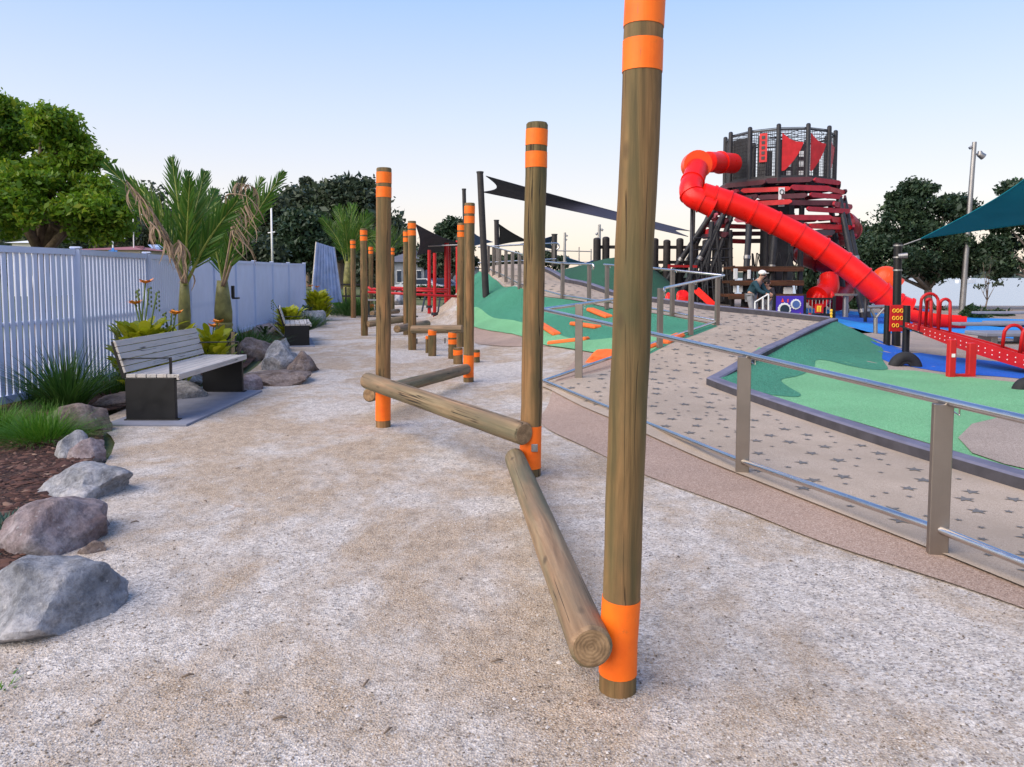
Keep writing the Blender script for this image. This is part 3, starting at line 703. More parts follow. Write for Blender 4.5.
# uphill rail of the second leg joined at the apex with the rail of the third leg
a0 = v3(2.52, 12.36, 1.37); ap = v3(4.12, 14.62, 1.58); p3 = v3(2.98, 16.02, 1.74)
b3_ = v3(2.15, 17.6, 1.84)
handrail('stainless handrail meeting in a point at the top landing below the tower', [(2.42, 12.24, .39, .98), (3.19, 13.36, .49, .98), (3.96, 14.46, .60, .97), (3.3, 15.45, .72, .98), (2.2, 17.4, .86, .96)],
         [curve_end(a0, (-.57, -.82, 0))[::-1] + [a0, ap], [ap, p3, b3_]], [[v3(4.0, 14.55, .70), v3(2.98, 16.0, .88), v3(1.3, 19.3, 1.08), v3(.2, 21.6, 1.36)]], (3.96, 14.46, .6), ang=R(30))
c0 = v3(1.95, 18.3, 1.86)
handrail('stainless handrail with a hooked end beyond the middle post, above the dark green mound', [(1.9, 18.5, .88, .97), (1.3, 19.3, .95, .96)], [[v3(.4, 21.2, 2.05), v3(1.25, 19.4, 1.90), c0] + curve_end(c0, (.5, -.85, 0))], [], (1.3, 19.3, .9), ang=R(30))
ups = []
for px, pt, pb in ((488.6, 246, 271.6), (493.5, 247.2, 274.5), (499.8, 248.8, 277.0), (506, 250.5, 280.5), (512.5, 252.2, 284), (519.5, 254, 288)):
    d = .97 * FPX / (pb - pt); p = W(px, pb, d); ups.append((p.x, p.y, p.z, .97))
tl = [v3(a, b, c + .97) for a, b, c, _ in ups]; dd = (tl[-1] - tl[0]).normalized()
bl = [v3(a, b, c + .12) for a, b, c, _ in ups]
handrail('long stainless handrail of many posts climbing the green hill behind the dark sail mast', ups, [[tl[0] - dd * 2] + tl + [tl[-1] + dd * .5]], [bl], (ups[3][0], ups[3][1], ups[3][2]), ang=R(30))
ups2 = []
for px, pt, pb, h in ((553.8, 244, 262, 1), (497, 245.5, 268, 1), (524, 244.5, 266, 1)):
    d = 33; p = W(px, pb, d); ups2.append((p.x, p.y, p.z, W(px, pt, d).z - p.z))
tl = [W(478, 247, 33), W(520, 244.8, 33), W(556, 243.2, 33)]
handrail('highest stainless handrail far up the ramp with a hooked right end', ups2, [tl + curve_end(tl[-1], (1, 0, 0), .14)], [[W(478, 263, 33), W(556, 259, 33)]], (ups2[0][0], 33, ups2[0][2]), rr=.035, ang=0)
# lower wire-like rail on the sea side behind: thin posts
t = thing('wire_fence', 'thin grey wire fence on slender posts against the sea beyond the ramp', 'fence', W(579, 279, 38))
for px, py in ((579, 247), (591, 249)):
    m = MB(); m.cyl(W(px, 281, 38), W(px, py, 38), .035, n=6); m.build('fence_post', 'galv', t)
m = MB(); m.tube([W(545, 250.5, 38), W(592, 251.5, 38)], .03, 6); m.build('top_wire', 'galv', t)
m = MB(); m.tube([W(545, 262, 38), W(592, 262, 38)], .02, 6); m.build('lower_wire', 'galv', t)
# ---------------------------------------------------------------- benches
def bench(loc, label):
    t = thing('park_bench', label, 'bench', (0, 0, 0), 'park benches along the gravel path')
    W_, L_ = .53, 1.98
    for y0 in (0, L_):
        m = MB(); m.box((W_ / 2, y0, .225), (W_, .055, .45), bev=.005)
        m.box((W_ / 2 + .01, y0, .006), (W_ + .05, .09, .012), bev=.002); m.build('side_panel', 'black_metal', t)
        y1 = y0 + (.0 if y0 == 0 else 0)
        m = MB(); m.beam((-.01, y1, .45), (-.115, y1, .84), .05, .03, (0, 1, 0)); m.build('back_bracket', 'black_metal', t)
        m = MB(); m.beam((-.055, y1, .655), (W_ - .045, y1, .665), .045, .012, bev=.002); m.beam((W_ - .05, y1, .45), (W_ - .05, y1, .665), .045, .014, (1, 0, 0), bev=.002); m.build('armrest', 'black_metal', t)
    def slat(c, w, th, tilt):
        m = MB(); rot = Matrix.Rotation(tilt, 3, 'Y'); c = Vector(c)
        m.box(c, (w, L_ + .05, th), rot=rot, bev=.003); return m
    m = None
    for i in range(5):
        slat((.045 + i * .109 + .02, L_ / 2, .474), .1, .038, 0).build('seat_slat', 'bench_wood', t)
    slat((W_ + .035, L_ / 2, .462), .03, .062, 0).build('seat_slat', 'bench_wood', t)
    for i in range(5):
        f = (i + .5) / 5; x = .005 - .105 * f; z = .505 + .345 * f
        slat((x, L_ / 2, z), .066, .026, R(-107)).build('back_slat', 'bench_wood', t)
    t.location = loc
    tag(t, label); return t
b1 = bench((-4.11, 7.93, .028), 'nearest black and pale timber bench on a concrete pad beside the white fence')
b2_ = copy_tree(b1); b2_.location = (-4.93, 16.65, .01); b2_.scale = (1.15, 1, 1); b2_['label'] = 'farther black and timber bench seen end on beyond the rock pile'
b2_.scale = (1, 1, 1); b2_.location.x = -5.06; b2_.rotation_euler = (0, 0, R(17))
m = MB(); m.box((-3.80, 8.86, .014), (.86, 2.36, .03), bev=.004); o = m.build('concrete_pad', 'concrete_pad'); o['kind'] = 'structure'
m = MB(); m.box((-5.1, 17.6, .010), (.80, 2.3, .022), R(17), bev=.004); o = m.build('concrete_pad', 'concrete_pad'); o['kind'] = 'structure'
# ---------------------------------------------------------------- white fence
fp = [(-5.95, 7.5), (-5.70, 9.85), (-5.82, 12.0), (-6.15, 14.3), (-6.6, 16.6), (-7.0, 19.0), (-7.35, 21.4), (-7.6, 23.8), (-7.8, 26.2), (-7.9, 28.6)]
ft = [1.87, 1.875, 1.88, 1.89, 1.91, 1.93, 1.95, 1.97, 1.99, 2.02]
fence = thing('white_fence', 'long white vertical slat fence behind the benches and palms', 'fence', (fp[1][0], fp[1][1], 0))
for i, (p, h) in enumerate(zip(fp, ft)):
    if i == 0: continue
    m = MB(); m.box((p[0], p[1], h / 2 + .02), (.10, .10, h + .04), R(20), bev=.006)
    m.box((p[0], p[1], h + .055), (.13, .13, .03), R(20), bev=.01); m.build('fence_post', 'fence_white', fence)
for i in range(len(fp) - 1):
    a = Vector((*fp[i], 0)); b = Vector((*fp[i + 1], 0)); L = (b - a).length; d = (b - a) / L; nn = Vector((-d.y, d.x, 0)); m = MB()
    def zt(f): return ft[i] * (1 - f) + ft[i + 1] * f
    m.beam(a + d * .05 + v3(0, 0, ft[i] - .0), b - d * .05 + v3(0, 0, ft[i + 1] - .0), .055, .075)
    m.beam(a + d * .05 + v3(0, 0, .14), b - d * .05 + v3(0, 0, .14), .05, .09)
    m.beam(a + d * .05 + v3(0, 0, 1.0) + nn * .035, b - d * .05 + v3(0, 0, 1.0) + nn * .035, .03, .05)
    k = int(L / .098)
    for j in range(k):
        f = (j + .5) / k
        w = .064 if i < 2 else .088
        rot = Matrix((d, nn, Vector((0, 0, 1)))).transposed()
        m.box(a + d * (L * f) + v3(0, 0, (zt(f) + .15) / 2 - .02), (w, .018, zt(f) - .16), rot=rot)
    m.build('fence_panel', 'fence_white', fence)
# corrugated blue screen at the end of the fence
t = thing('corrugated_screen', 'tall pale blue corrugated screen with a slanting top at the end of the white fence', 'screen', (-7.8, 29.2, 0))
TL, TR, BL, BR = W(316, 242, 28.9), W(334, 247.5, 30.5), W(310.5, 304, 28.9), W(342, 302, 30.5)
m = MB(); n = 40
V = []
for i in range(n + 1):
    f = i / n; off = .05 * math.cos(i * math.pi * 2 / 5); o1 = Vector((0, off, 0))
    mid_r = W(334, 247.5, 30.5)
    top = TL.lerp(TR, f); bot = BL.lerp(BR, f); V += [bot + o1, top + o1, bot + o1 + v3(0, .02, 0), top + o1 + v3(0, .02, 0)]
F = []
for i in range(n):
    a = i * 4; b = a + 4; F += [(a, b, b + 1, a + 1), (a + 2, a + 3, b + 3, b + 2), (a + 1, b + 1, b + 3, a + 3), (a, a + 2, b + 2, b)]
F += [(0, 1, 3, 2), (n * 4, n * 4 + 2, n * 4 + 3, n * 4 + 1)]
m.add(V, F); m.build('sheet', 'corrugated', t, True, 50)
for pxb, pyb, pxt, pyt, d in ((311, 304, 316.5, 242, 29.1), (342, 303, 334, 247, 30.6)):
    m = MB(); m.cyl(W(pxb, pyb, d), W(pxt, pyt, d), .04, n=8); m.build('frame_post', 'galv', t)
# ---------------------------------------------------------------- rocks
def rock(c, size, label, mat='rock_grey', seed=0, rz=0, flat=.55, group='boulders edging the garden bed', name='boulder'):
    bm = bmesh.new(); bmesh.ops.create_icosphere(bm, subdivisions=5 if max(size) > .3 else 4, radius=1)
    rnd = random.Random(seed); off = Vector((rnd.uniform(-50, 50), rnd.uniform(-50, 50), rnd.uniform(-50, 50)))
    planes = [(Vector((rnd.gauss(0, 1), rnd.gauss(0, 1), rnd.gauss(.2, .9))).normalized(), rnd.uniform(.60, .9)) for _ in range(11)]
    cr, sr = math.cos(rz), math.sin(rz)
    for v in bm.verts:
        p = v.co.copy()
        for nrm, dd_ in planes:
            q = p.dot(nrm) - dd_
            if q > 0: p -= nrm * (q * .95)
        p *= 1 + .16 * noise.noise(p * 1.6 + off) + .06 * noise.noise(p * 4.3 + off) + .022 * noise.noise(p * 11 + off) + .012 * noise.noise(p * 24 + off)
        if p.z < -.35: p.z = -.35 + (p.z + .35) * .3
        x, y, z = p.x * size[0], p.y * size[1], p.z * size[2]
        v.co = (x * cr - y * sr, x * sr + y * cr, z)
    me = bpy.data.meshes.new(name); bm.to_mesh(me); bm.free(); me.materials.append(M[mat]); me.polygons.foreach_set('use_smooth', [True] * len(me.polygons)); me.set_sharp_from_angle(angle=R(38))
    o = bpy.data.objects.new(name, me); COL.objects.link(o); o.location = (c[0], c[1], c[2] if len(c) > 2 else 0)
    return tag(o, label, 'boulder', group)
def rock_px(x0, x1, ytop, ybase, depth_r, label, mat, seed, rz=0, k=1.0):
    xm = (x0 + x1) / 2; b = G(xm, ybase); d = b.y + depth_r * .75; w = (x1 - x0) * d / FPX / 2 * 1.04
    zt = W(xm, ytop, d + depth_r * .2).z
    return rock((W(xm, ybase, d).x, d, zt * .16), (w, depth_r, zt * .86 * k), label, mat, seed, rz)
rock_px(-22, 122, 556, 640, .30, 'largest grey boulder at the bottom left, nearest the camera', 'rock_grey', 3, .1)
rock_px(12, 120, 492, 556, .34, 'broad flat topped rosy boulder, second from the camera', 'rock_rosy', 5, 0)
rock_px(40, 128, 461, 503, .34, 'smooth pale grey boulder between the rosy boulder and the small split rocks', 'rock_grey', 8, -.1)
rock_px(60, 92, 430, 463, .22, 'small split rock, left one of the pair below the grass clump', 'rock_grey', 12, .3)
rock_px(70, 108, 436, 464, .17, 'small split rock, right one of the pair below the grass clump', 'rock_rosy', 14, .1)
rock_px(48, 112, 404, 438, .30, 'mottled brown and white boulder beside the black end of the near bench', 'rock_brown', 17, .2)
rock_px(88, 150, 391, 408, .35, 'flat brown boulder behind the near bench end', 'rock_brown', 19, 0)
rock_px(122, 205, 378, 402, .35, 'grey boulder seen under the seat of the near bench', 'rock_grey', 21, 0)
rock_px(150, 200, 365, 388, .4, 'dark grey boulder behind the near bench seat', 'rock_grey', 22, 0)
rock_px(234, 262, 372, 392, .3, 'pale rounded boulder just right of the near bench', 'rock_rosy', 25, 0)
rock_px(244, 314, 366, 386, .55, 'broad flat slab boulder at the front of the rock pile', 'rock_brown', 27, .1)
rock_px(286, 318, 352, 374, .4, 'pointed boulder at the right end of the rock pile', 'rock_brown', 29, -.1)
rock_px(258, 300, 343, 370, .45, 'grey middle boulder of the rock pile', 'rock_grey', 31, 0)
rock_px(240, 274, 333, 360, .5, 'brown upper left boulder of the rock pile over the mulch', 'rock_brown', 33, 0)
rock_px(272, 292, 338, 352, .4, 'small white boulder on top of the rock pile', 'rock_grey', 35, 0)
rock_px(254, 284, 323, 340, .6, 'rosy boulder behind the rock pile next to the far bench', 'rock_rosy', 37, 0)
rock_px(302, 325, 308, 326, .8, 'round grey boulder right behind the far bench', 'rock_grey', 39, 0)
rock_px(315, 336, 303.5, 314, .8, 'brown boulder between the round grey boulder and the flat slabs', 'rock_rosy', 41, 0)
rock_px(322, 344, 301, 308.5, .9, 'stacked flat slab boulder at the far end of the bed', 'rock_grey', 43, 0)
rock_px(286, 304, 311, 320, .6, 'brown boulder between the two yellow green shrubs', 'rock_brown', 45, 0)
rock_px(388, 405, 292, 305, 1.0, 'far grey boulder seen through the posts', 'rock_grey', 47, 0)
# a few twigs and one flat chip stone
for i, (px, py, L, a) in enumerate(((366, 686, .05, 1.3), (135, 524, .05, .2), (497, 664, .05, .3), (188, 679, .045, .5), (97, 726, .03, .9), (280, 722, .05, .2), (388, 734, .04, 1.0), (238, 470, .04, .2), (205, 503, .035, 2.5))):
    p = G(px, py); m = MB(); d = v3(math.cos(a), math.sin(a), 0) * L / 2
    m.tube([p - d + v3(0, 0, .012), p + v3(.004, .004, .018), p + d + v3(0, 0, .013)], [.003, .005, .002], 6)
    o = m.build('twig', 'bark', None, True); tag(o, 'small dark twig lying on the pale gravel', 'twig', 'twigs on the gravel')
rock_px(80, 106, 541, 554, .05, 'flat cream stone wedged between the two nearest boulders', 'rock_brown', 51, .3)
# ---------------------------------------------------------------- lookout tower
TC = v3(9.48, 27.0, .1)
tw = thing('lookout_tower', 'tall dark lookout tower with a mesh cage above a skirt of red boards', 'play tower', TC)
def ang(deg): a = R(deg); return v3(math.sin(a), -math.cos(a), 0)      # 0 faces the camera
cage = [ang(-50 + 30 * k) for k in range(12)]
ZB, ZT, RC = 4.85, 6.50, 1.84
for k, c in enumerate(cage):
    m = MB(); p = TC + c * RC; m.cyl((p.x, p.y, ZB - .25), (p.x, p.y, ZT + .08), .075, n=10)
    m.ball((p.x, p.y, ZT + .08), (.075, .075, .05), 8, 5); m.build('cage_post', 'tower_dark', tw, True, 45)
for k in range(12):
    a = TC + cage[k] * (RC * .985); b = TC + cage[(k + 1) % 12] * (RC * .985); d = (b - a).normalized(); nn = v3(-d.y, d.x, 0)
    m = MB()
    for z in (ZB + .05, ZT - .06): m.beam(v3(a.x, a.y, z), v3(b.x, b.y, z), .05, .06)
    nx = 9
    if k in (0, 10, 11, 5, 6, 7): nx = 14
    for i in range(1, nx): p = a.lerp(b, i / nx); m.cyl((p.x, p.y, ZB + .05), (p.x, p.y, ZT - .06), .007, n=4, cap=False)
    for i in range(1, 13): z = ZB + .05 + (ZT - ZB - .11) * i / 13; m.cyl((a.x, a.y, z), (b.x, b.y, z), .006, n=4, cap=False)
    o = m.build('mesh_panel', 'tower_dark', tw)
    if k in (0, 11, 8, 6, 7, 5):     # solid perforated pieces
        m = MB(); f0, f1 = (.28, .55) if k != 11 else (.1, .9); p = a.lerp(b, f0) + nn * .03; q = a.lerp(b, f1) + nn * .03
        m.beam(v3(p.x, p.y, (ZB + ZT) / 2 - .1), v3(q.x, q.y, (ZB + ZT) / 2 - .1), .02, 1.45); m.build('solid_panel', 'tower_dark', tw)
    if k in (1, 2, 3):               # red sail shaped triangles
        pa = a.lerp(b, .12) - nn * .04; pb = a.lerp(b, .86) - nn * .04
        pts = [v3(pa.x, pa.y, ZT - .18)]
        for i in range(1, 7): f = i / 7; q = pa.lerp(pb, f); pts.append(v3(q.x, q.y, ZT - .18 - .30 * f - .10 * math.sin(math.pi * f)))
        pts.append(v3(pb.x, pb.y, ZT - .50))
        for i in range(1, 8): f = i / 8; q = pb.lerp(pa, f); pts.append(v3(q.x, q.y, ZT - .50 - (1.0) * (f ** .75) * 1.0 - .04 * math.sin(math.pi * f)))
        pts.append(v3(pa.x, pa.y, ZB + .22))
        m = MB(); m.prism(pts, 0, nn, .015); m.build('red_pennant', 'board_red', tw)
    if k == 0:
        p = a.lerp(b, .35) - nn * .04; q = a.lerp(b, .62) - nn * .04
        m = MB(); m.beam(v3(p.x, p.y, ZT - .62), v3(q.x, q.y, ZT - .62), .02, .95); o = m.build('red_name_strip', 'board_red', tw)
        m = MB()
        for i in range(5):
            c = p.lerp(q, .5) - nn * .025; m.box((c.x, c.y, ZT - .28 - i * .17), (.11, .008, .10), rot=Matrix((d, nn, v3(0, 0, 1))).transposed())
        m.build('cut_out', 'tower_dark', o)
m = MB()      # net over the top
for k in range(12):
    a = TC + cage[k] * RC; m.tube([v3(a.x, a.y, ZT), v3((a.x + TC.x) / 2, (a.y + TC.y) / 2, ZT + .02), v3(TC.x, TC.y, ZT - .02)], .012, 4)
for rr in (.35, .6, .8, .95):
    m.tube([v3(TC.x + cage[k % 12].x * RC * rr, TC.y + cage[k % 12].y * RC * rr, ZT + .01) for k in range(13)], .012, 4)
m.build('roof_net', 'tower_dark', tw)
m = MB(); m.prism([v3(TC.x + c.x * 2.0, TC.y + c.y * 2.0, ZB - .12) for c in cage], 0, (0, 0, 1), .12); m.build('cage_floor', 'board_charcoal', tw)
m = MB(); m.cyl((TC.x + .1, TC.y + .2, ZB), (TC.x + .1, TC.y + .2, ZT - .1), .16, n=10); m.build('centre_mast', 'tower_dark', tw, True, 40)
for s_ in (-.5, .45, .9):
    m = MB(); m.box((TC.x + s_, TC.y + .3, ZB + .8), (.28, .12, 1.3), bev=.01)
    o = m.build('inner_board', 'board_charcoal', tw)
    for i in range(3): m = MB(); m.box((TC.x + s_, TC.y + .235, ZB + .4 + i * .35), (.17, .012, .2), bev=.004); m.build('window', 'white_paint', o)
# skirt of boards: three rows of posts under the cage carry them
rings = [(4.72, 2.06), (4.47, 2.14), (4.22, 2.22), (3.97, 2.30), (3.72, 2.37), (3.47, 2.44), (3.22, 2.50), (2.97, 2.56)]
cols = {'r': 'board_red', 'c': 'board_crimson', 'm': 'board_maroon', 'k': 'board_charcoal', 'p': 'board_pink'}
pat = ['mmmcmmkmcm', 'crcrmcrpcm', 'mmcmmmmrkc', 'rmcrcrcprm', 'mcrmrmrpcr', 'crmrmrcmpr', 'rcrcmcrkmc', 'rcmkrcmckr']
rb = random.Random(11)
for i, (z, rr) in enumerate(rings):
    nb = 9; a0_ = -90 + 19 * i + rb.uniform(-8, 8)
    for j in range(nb):
        if i > 2 and rb.random() < .14: continue
        ac = a0_ + j * 40 + rb.uniform(-2, 2); half = rb.uniform(17, 24)
        r_ = rr + .07 * ((j + i) % 2) + rb.uniform(-.03, .03)
        p = TC + ang(ac - half) * r_; q = TC + ang(ac + half) * r_; zz = z + rb.uniform(-.03, .03); dz = rb.uniform(-.014, .014)
        m = MB(); p = v3(p.x, p.y, zz - dz); q = v3(q.x, q.y, zz + dz); d = (q - p).normalized(); nn = v3(d.y, -d.x, 0).normalized()
        hh = rb.uniform(.075, .09); cut = .18
        up = v3(0, 0, 1)
        poly = [p + d * cut * .6 - up * hh, q - d * cut * .6 - up * hh, q - up * hh * .2, q + up * hh * .4, q - d * cut * .4 + up * hh, p + d * cut * .4 + up * hh, p + up * hh * .3, p - up * hh * .2]
        m.prism(poly, 0, nn, .07); m.build('skirt_board', cols[pat[i][j % 10]], tw)
# slanting legs
for k, (a_t, a_b, rb_) in enumerate([(-62, -74, 4.3), (-80, -100, 4.7), (-42, -36, 3.4), (-95, -128, 4.4), (42, 37, 3.3), (54, 48, 3.2), (105, 108, 3.2), (150, 152, 3.3), (-150, -152, 3.3), (-20, -25, 2.5)]):
    t_ = TC + ang(a_t) * 2.2; b_ = TC + ang(a_b) * rb_
    zt = 4.2 if k not in (9,) else 3.6
    m = MB(); m.cyl((b_.x, b_.y, .06), (t_.x, t_.y, zt), .105, .10, 10); o = m.build('leg', 'tower_dark', tw, True, 40)
    for f in (.08, .5): c = v3(b_.x, b_.y, .06).lerp(v3(t_.x, t_.y, zt), f); d = (v3(t_.x, t_.y, zt) - v3(b_.x, b_.y, .06)).normalized(); m = MB(); m.cyl(c, c + d * .12, .118, n=10); m.build('steel_collar', 'galv', o, True, 40)
for k in range(5):       # inner uprights under the floor
    p = TC + ang(-40 + k * 72) * 1.0; m = MB(); m.cyl((p.x, p.y, .06), (p.x, p.y, ZB), .09, n=8); m.build('inner_post', 'tower_dark', tw, True, 40)
m = MB()
for k in range(13):      # dark climbing netting and core between the posts
    p = TC + ang(k * 360 / 13) * .85; q = TC + ang(k * 360 / 13 + 40) * .85; m.tube([(p.x, p.y, .1), (q.x, q.y, 2.4)], .02, 5); p2 = TC + ang(k * 360 / 13 - 40) * .85; m.tube([(p.x, p.y, .1), (p2.x, p2.y, 2.4)], .02, 5)
m.build('climbing_net', 'tower_dark', tw)
m = MB()
for k in range(9): p = TC + ang(-60 + k * 40) * .55; q = TC + ang(-20 + k * 40) * .55; m.beam(v3(p.x, p.y, 2.45), v3(q.x, q.y, 2.45), .05, 4.6)
m.build('core_wall', 'tower_dark', tw)
# wide stacked shelves / seats at the foot: wooden decks
for i, (pyt, x0, x1, dd_) in enumerate(((266.5, 730, 803, 24.6), (280.5, 729, 803, 24.2), (294.0, 727, 804, 23.8), (307.5, 728, 803, 23.4))):
    a = W(x0, pyt, dd_); b = W(x1, pyt, dd_)
    m = MB(); n_ = 3
    for q in range(n_):
        m.box(((a.x + b.x) / 2, dd_ + .05 + q * .30, a.z - .05), (b.x - a.x, .28, .09), bev=.008)
    m.box(((a.x + b.x) / 2, dd_ - .115, a.z - .08), (b.x - a.x - .02, .04, .17), bev=.006)
    m.build('timber_tier', 'deck_wood', tw)
for px in (733, 750, 766, 785, 800):
    p = W(px, 300, 24.7); m = MB(); m.box((p.x, 24.75, 1.0), (.10, .10, 1.85)); m.build('tier_upright', 'tower_dark', tw)
for px, py, w_, h_ in ((735.5, 274, .13, .35), (749, 274.5, .1, .3), (735, 288, .1, .3), (741, 288, .1, .28), (788, 291, .30, .26), (771, 303, .16, .25)):
    p = W(px, py, 24.3); m = MB(); m.box((p.x, p.y, p.z), (w_, .08, h_), bev=.015); m.build('pale_block', 'white_paint', tw)
# small boards with the O sign seen through the skirt
p = W(781.5, 197, 24.9); m = MB(); m.box(p, (.2, .02, .62)); o = m.build('banner', 'white_paint', tw)
m = MB()
for zz, rr in ((.16, .065), (-.16, .065)): m.tube([p + v3(math.cos(a) * rr, -.02, zz + math.sin(a) * rr * 1.2) for a in [2 * math.pi * i / 12 for i in range(13)]], .014, 5)
m.build('banner_mark', 'black_metal', o)
# ---------------------------------------------------------------- tube slides
def bez(P, k=8):
    out = []; n = len(P)
    for i in range(n - 1):
        q = [P[max(i - 1, 0)], P[i], P[i + 1], P[min(i + 2, n - 1)]]
        for j in range(k):
            t = j / k; out.append(.5 * (2 * q[1] + (q[2] - q[0]) * t + (2 * q[0] - 5 * q[1] + 4 * q[2] - q[3]) * t * t + (3 * q[1] - q[0] - 3 * q[2] + q[3]) * t ** 3))
    out.append(P[-1]); return out
def flange(m, p, d, r, w=.035): d = d.normalized(); m.cyl(p - d * w, p + d * w, r, n=22)
sl = thing('tube_slide', 'long bright red tube slide sweeping down in front of the tower', 'slide', W(880, 300, 22.3) * 1)
sl.location.z = .1
RS = .345
pts = [(733, 163.5, 25.8), (720, 162.5, 25.2), (708, 162, 24.7)]
m = MB(); c = [W(*p) for p in pts]; m.tube(bez(c, 5), RS * .98, 20); flange(m, c[1], c[2] - c[1], RS * 1.09); m.build('tube_segment', 'red_plastic', sl, True, 40)
m = MB(); e0 = W(697, 165, 24.15); m.cyl(e0 + v3(0, -.16, 0), e0 + v3(0, .30, 0), .45, n=26); m.build('elbow_cover', 'orange_plastic', sl, True, 40)
m = MB(); c = bez([W(697, 168, 24.1), W(694, 178, 23.7), W(690.5, 189, 23.3), W(693, 196.5, 23.1), W(702, 201, 23.0), W(713, 206, 22.95)], 6); m.tube(c, RS, 22)
for i in (8, 16, 24, 30): flange(m, c[i], c[i + 1] - c[i - 1] if i + 1 < len(c) else c[i] - c[i - 1], RS * 1.09, .025)
m.build('curved_segment', 'red_plastic', sl, True, 40)
ax = [(707, 203.5, 22.95), (716, 195.5 + 12, 22.95), (737, 214, 22.9), (762, 223.5, 22.85), (786, 234, 22.75), (810, 247, 22.6), (832, 262, 22.45), (855, 279, 22.3), (873, 291.5, 22.1), (886, 301, 22), (902, 308, 21.8)]
ax = [(702, 194, 23.0), (713, 197.5, 22.98), (728, 202.5, 22.9), (751.5, 212, 22.85), (775, 223, 22.75), (798.5, 235, 22.6), (822, 249, 22.45), (843, 263, 22.3), (862, 278, 22.1), (880, 293, 22), (895, 304, 21.9), (908, 310, 21.8)]
c = [W(*p) for p in ax]
for i in range(len(c) - 1):
    m = MB(); mid = bez(c, 6)[i * 6:(i + 1) * 6 + 1]; m.tube(mid, RS * (1.0 + (.03 if i % 2 else 0)), 24); flange(m, c[i + 1], c[i + 1] - c[i], RS * 1.10, .03); m.build('tube_segment', 'red_plastic', sl, True, 40)
ex = [W(900, 307, 21.85), W(908, 309.5, 21.8), W(920, 313, 21.6), W(940, 317, 21.4), W(964, 318.5, 21.2)]
m = MB(); q = bez(ex, 5); kq = len(q); V = []; F = []
for i, p in enumerate(q):
    d = (q[min(i + 1, kq - 1)] - q[max(i - 1, 0)]).normalized(); sx = v3(d.y, -d.x, 0).normalized(); f = i / (kq - 1)
    top = 200 - 40 * min(1, f * 3)
    for s_ in (1, .94):
        for j in range(15):
            a = R(-top * .62 + top * 1.24 * j / 14); V.append(p + sx * (math.sin(a) * RS * s_) + v3(0, 0, -math.cos(a) * RS * s_ + .02))
for i in range(kq - 1):
    for j in range(14): a = i * 30 + j; F += [(a, a + 30, a + 31, a + 1), (a + 15, a + 16, a + 46, a + 45)]
    F += [(i * 30, i * 30 + 15, i * 30 + 45, i * 30 + 30), (i * 30 + 14, i * 30 + 44, i * 30 + 59, i * 30 + 29)]
m.add(V, F); m.build('exit_trough', 'red_plastic', sl, True, 40)
for px, pyt, d in ((692, 205, 23.3), (866, 296, 22.1), (947, 323, 21.4)):
    p = W(px, pyt, d); m = MB(); m.cyl((p.x, p.y, .06), p, .05, n=8); m.build('slide_post', 'tower_dark', sl, True)
# second slide behind: dark red spiral and orange exit
s2 = thing('spiral_tube_slide', 'dark red spiral tube slide partly hidden behind the tower with an orange exit hood', 'slide', W(845, 325, 29)); s2.location.z = .1
pts = []
for i in range(40):
    a = i / 39 * 2 * math.pi * 1.35 - 1.2; z = 3.6 - 2.3 * i / 39; pts.append(v3(12.15 + .8 * math.cos(a), 29.2 + .9 * math.sin(a), z))
m = MB(); m.tube(pts, .42, 18)
for i in range(4, 40, 5): flange(m, pts[i], pts[min(i + 1, 39)] - pts[i - 1], .47, .03)
m.build('spiral_tube', 'dark_red_tube', s2, True, 40)
m = MB(); m.tube([pts[-1], v3(12.4, 28.1, .95), v3(11.9, 27.6, .62)], [.42, .40, .36], 16); m.build('lower_tube', 'dark_red_tube', s2, True, 40)
m = MB(); p = W(886, 281, 25); m.tube([p + v3(-.6, .1, -.3), p, p + v3(.25, -.05, -.25)], [.3, .45, .42], 18); m.ball(p, (.50, .42, .50), 18, 12); m.build('orange_dome', 'orange_plastic', s2, True, 40)
s3 = thing('open_slide', 'small bright red open slide with flared ribbed exit under the tower', 'slide', W(825, 320, 26)); s3.location.z = .1
m = MB(); ct = [W(829, 276, 25.6), W(829, 286, 25.4), W(824, 294, 25.2), W(817, 298, 24.9)]
m.tube(bez(ct, 5), [.30 + .018 * min(i, 15) / 3 for i in range(16)], 16); m.build('chute', 'red_plastic', s3, True, 40)
for i in range(5):
    a = W(828 - i * 1.5, 291, 25.1); b = W(833 - i * 5.0, 299.5, 24.7); m = MB(); m.tube([a, a.lerp(b, .6) + v3(0, 0, .06), b], [.09, .11, .08], 8); m.build('flared_rib', 'red_plastic', s3, True)
m = MB(); p = W(824, 300, 25.2); m.cyl((p.x, p.y, .06), (p.x, p.y, p.z), .1, n=8); m.build('slide_post', 'tower_dark', s3, True)
# ---------------------------------------------------------------- wooden palisade between the ramp and the tower
pal = thing('palisade', 'dark round post palisade with cross rails left of the tower', 'palisade', W(680, 300, 27.5)); pal.location.z = .1
for i, (px, pyt) in enumerate(((597, 238), (606, 237), (620, 240), (632, 241), (646, 240), (655, 238.5), (667, 240), (680, 238.5), (695, 242), (706, 240), (716, 236), (728, 238))):
    d = 27.5 + .1 * (i % 3); p = W(px, pyt, d); m = MB(); m.cyl((p.x, d, .0), (p.x, d, p.z - .05), .135, n=12); m.ball((p.x, d, p.z - .05), (.135, .135, .07), 12, 6); m.build('post', 'dark_post', pal, True, 45)
for py in (247, 262, 281, 292):
    m = MB(); m.beam(W(597, py, 27.62), W(730, py + .5, 27.62), .07, .12); m.build('cross_rail', 'dark_post', pal)
for i, px in enumerate(range(640, 732, 6)):
    m = MB(); a = W(px, 264, 27.72); b = W(px, 292, 27.72); m.cyl(b, a, .028, n=6); m.build('baluster', 'dark_post', pal)
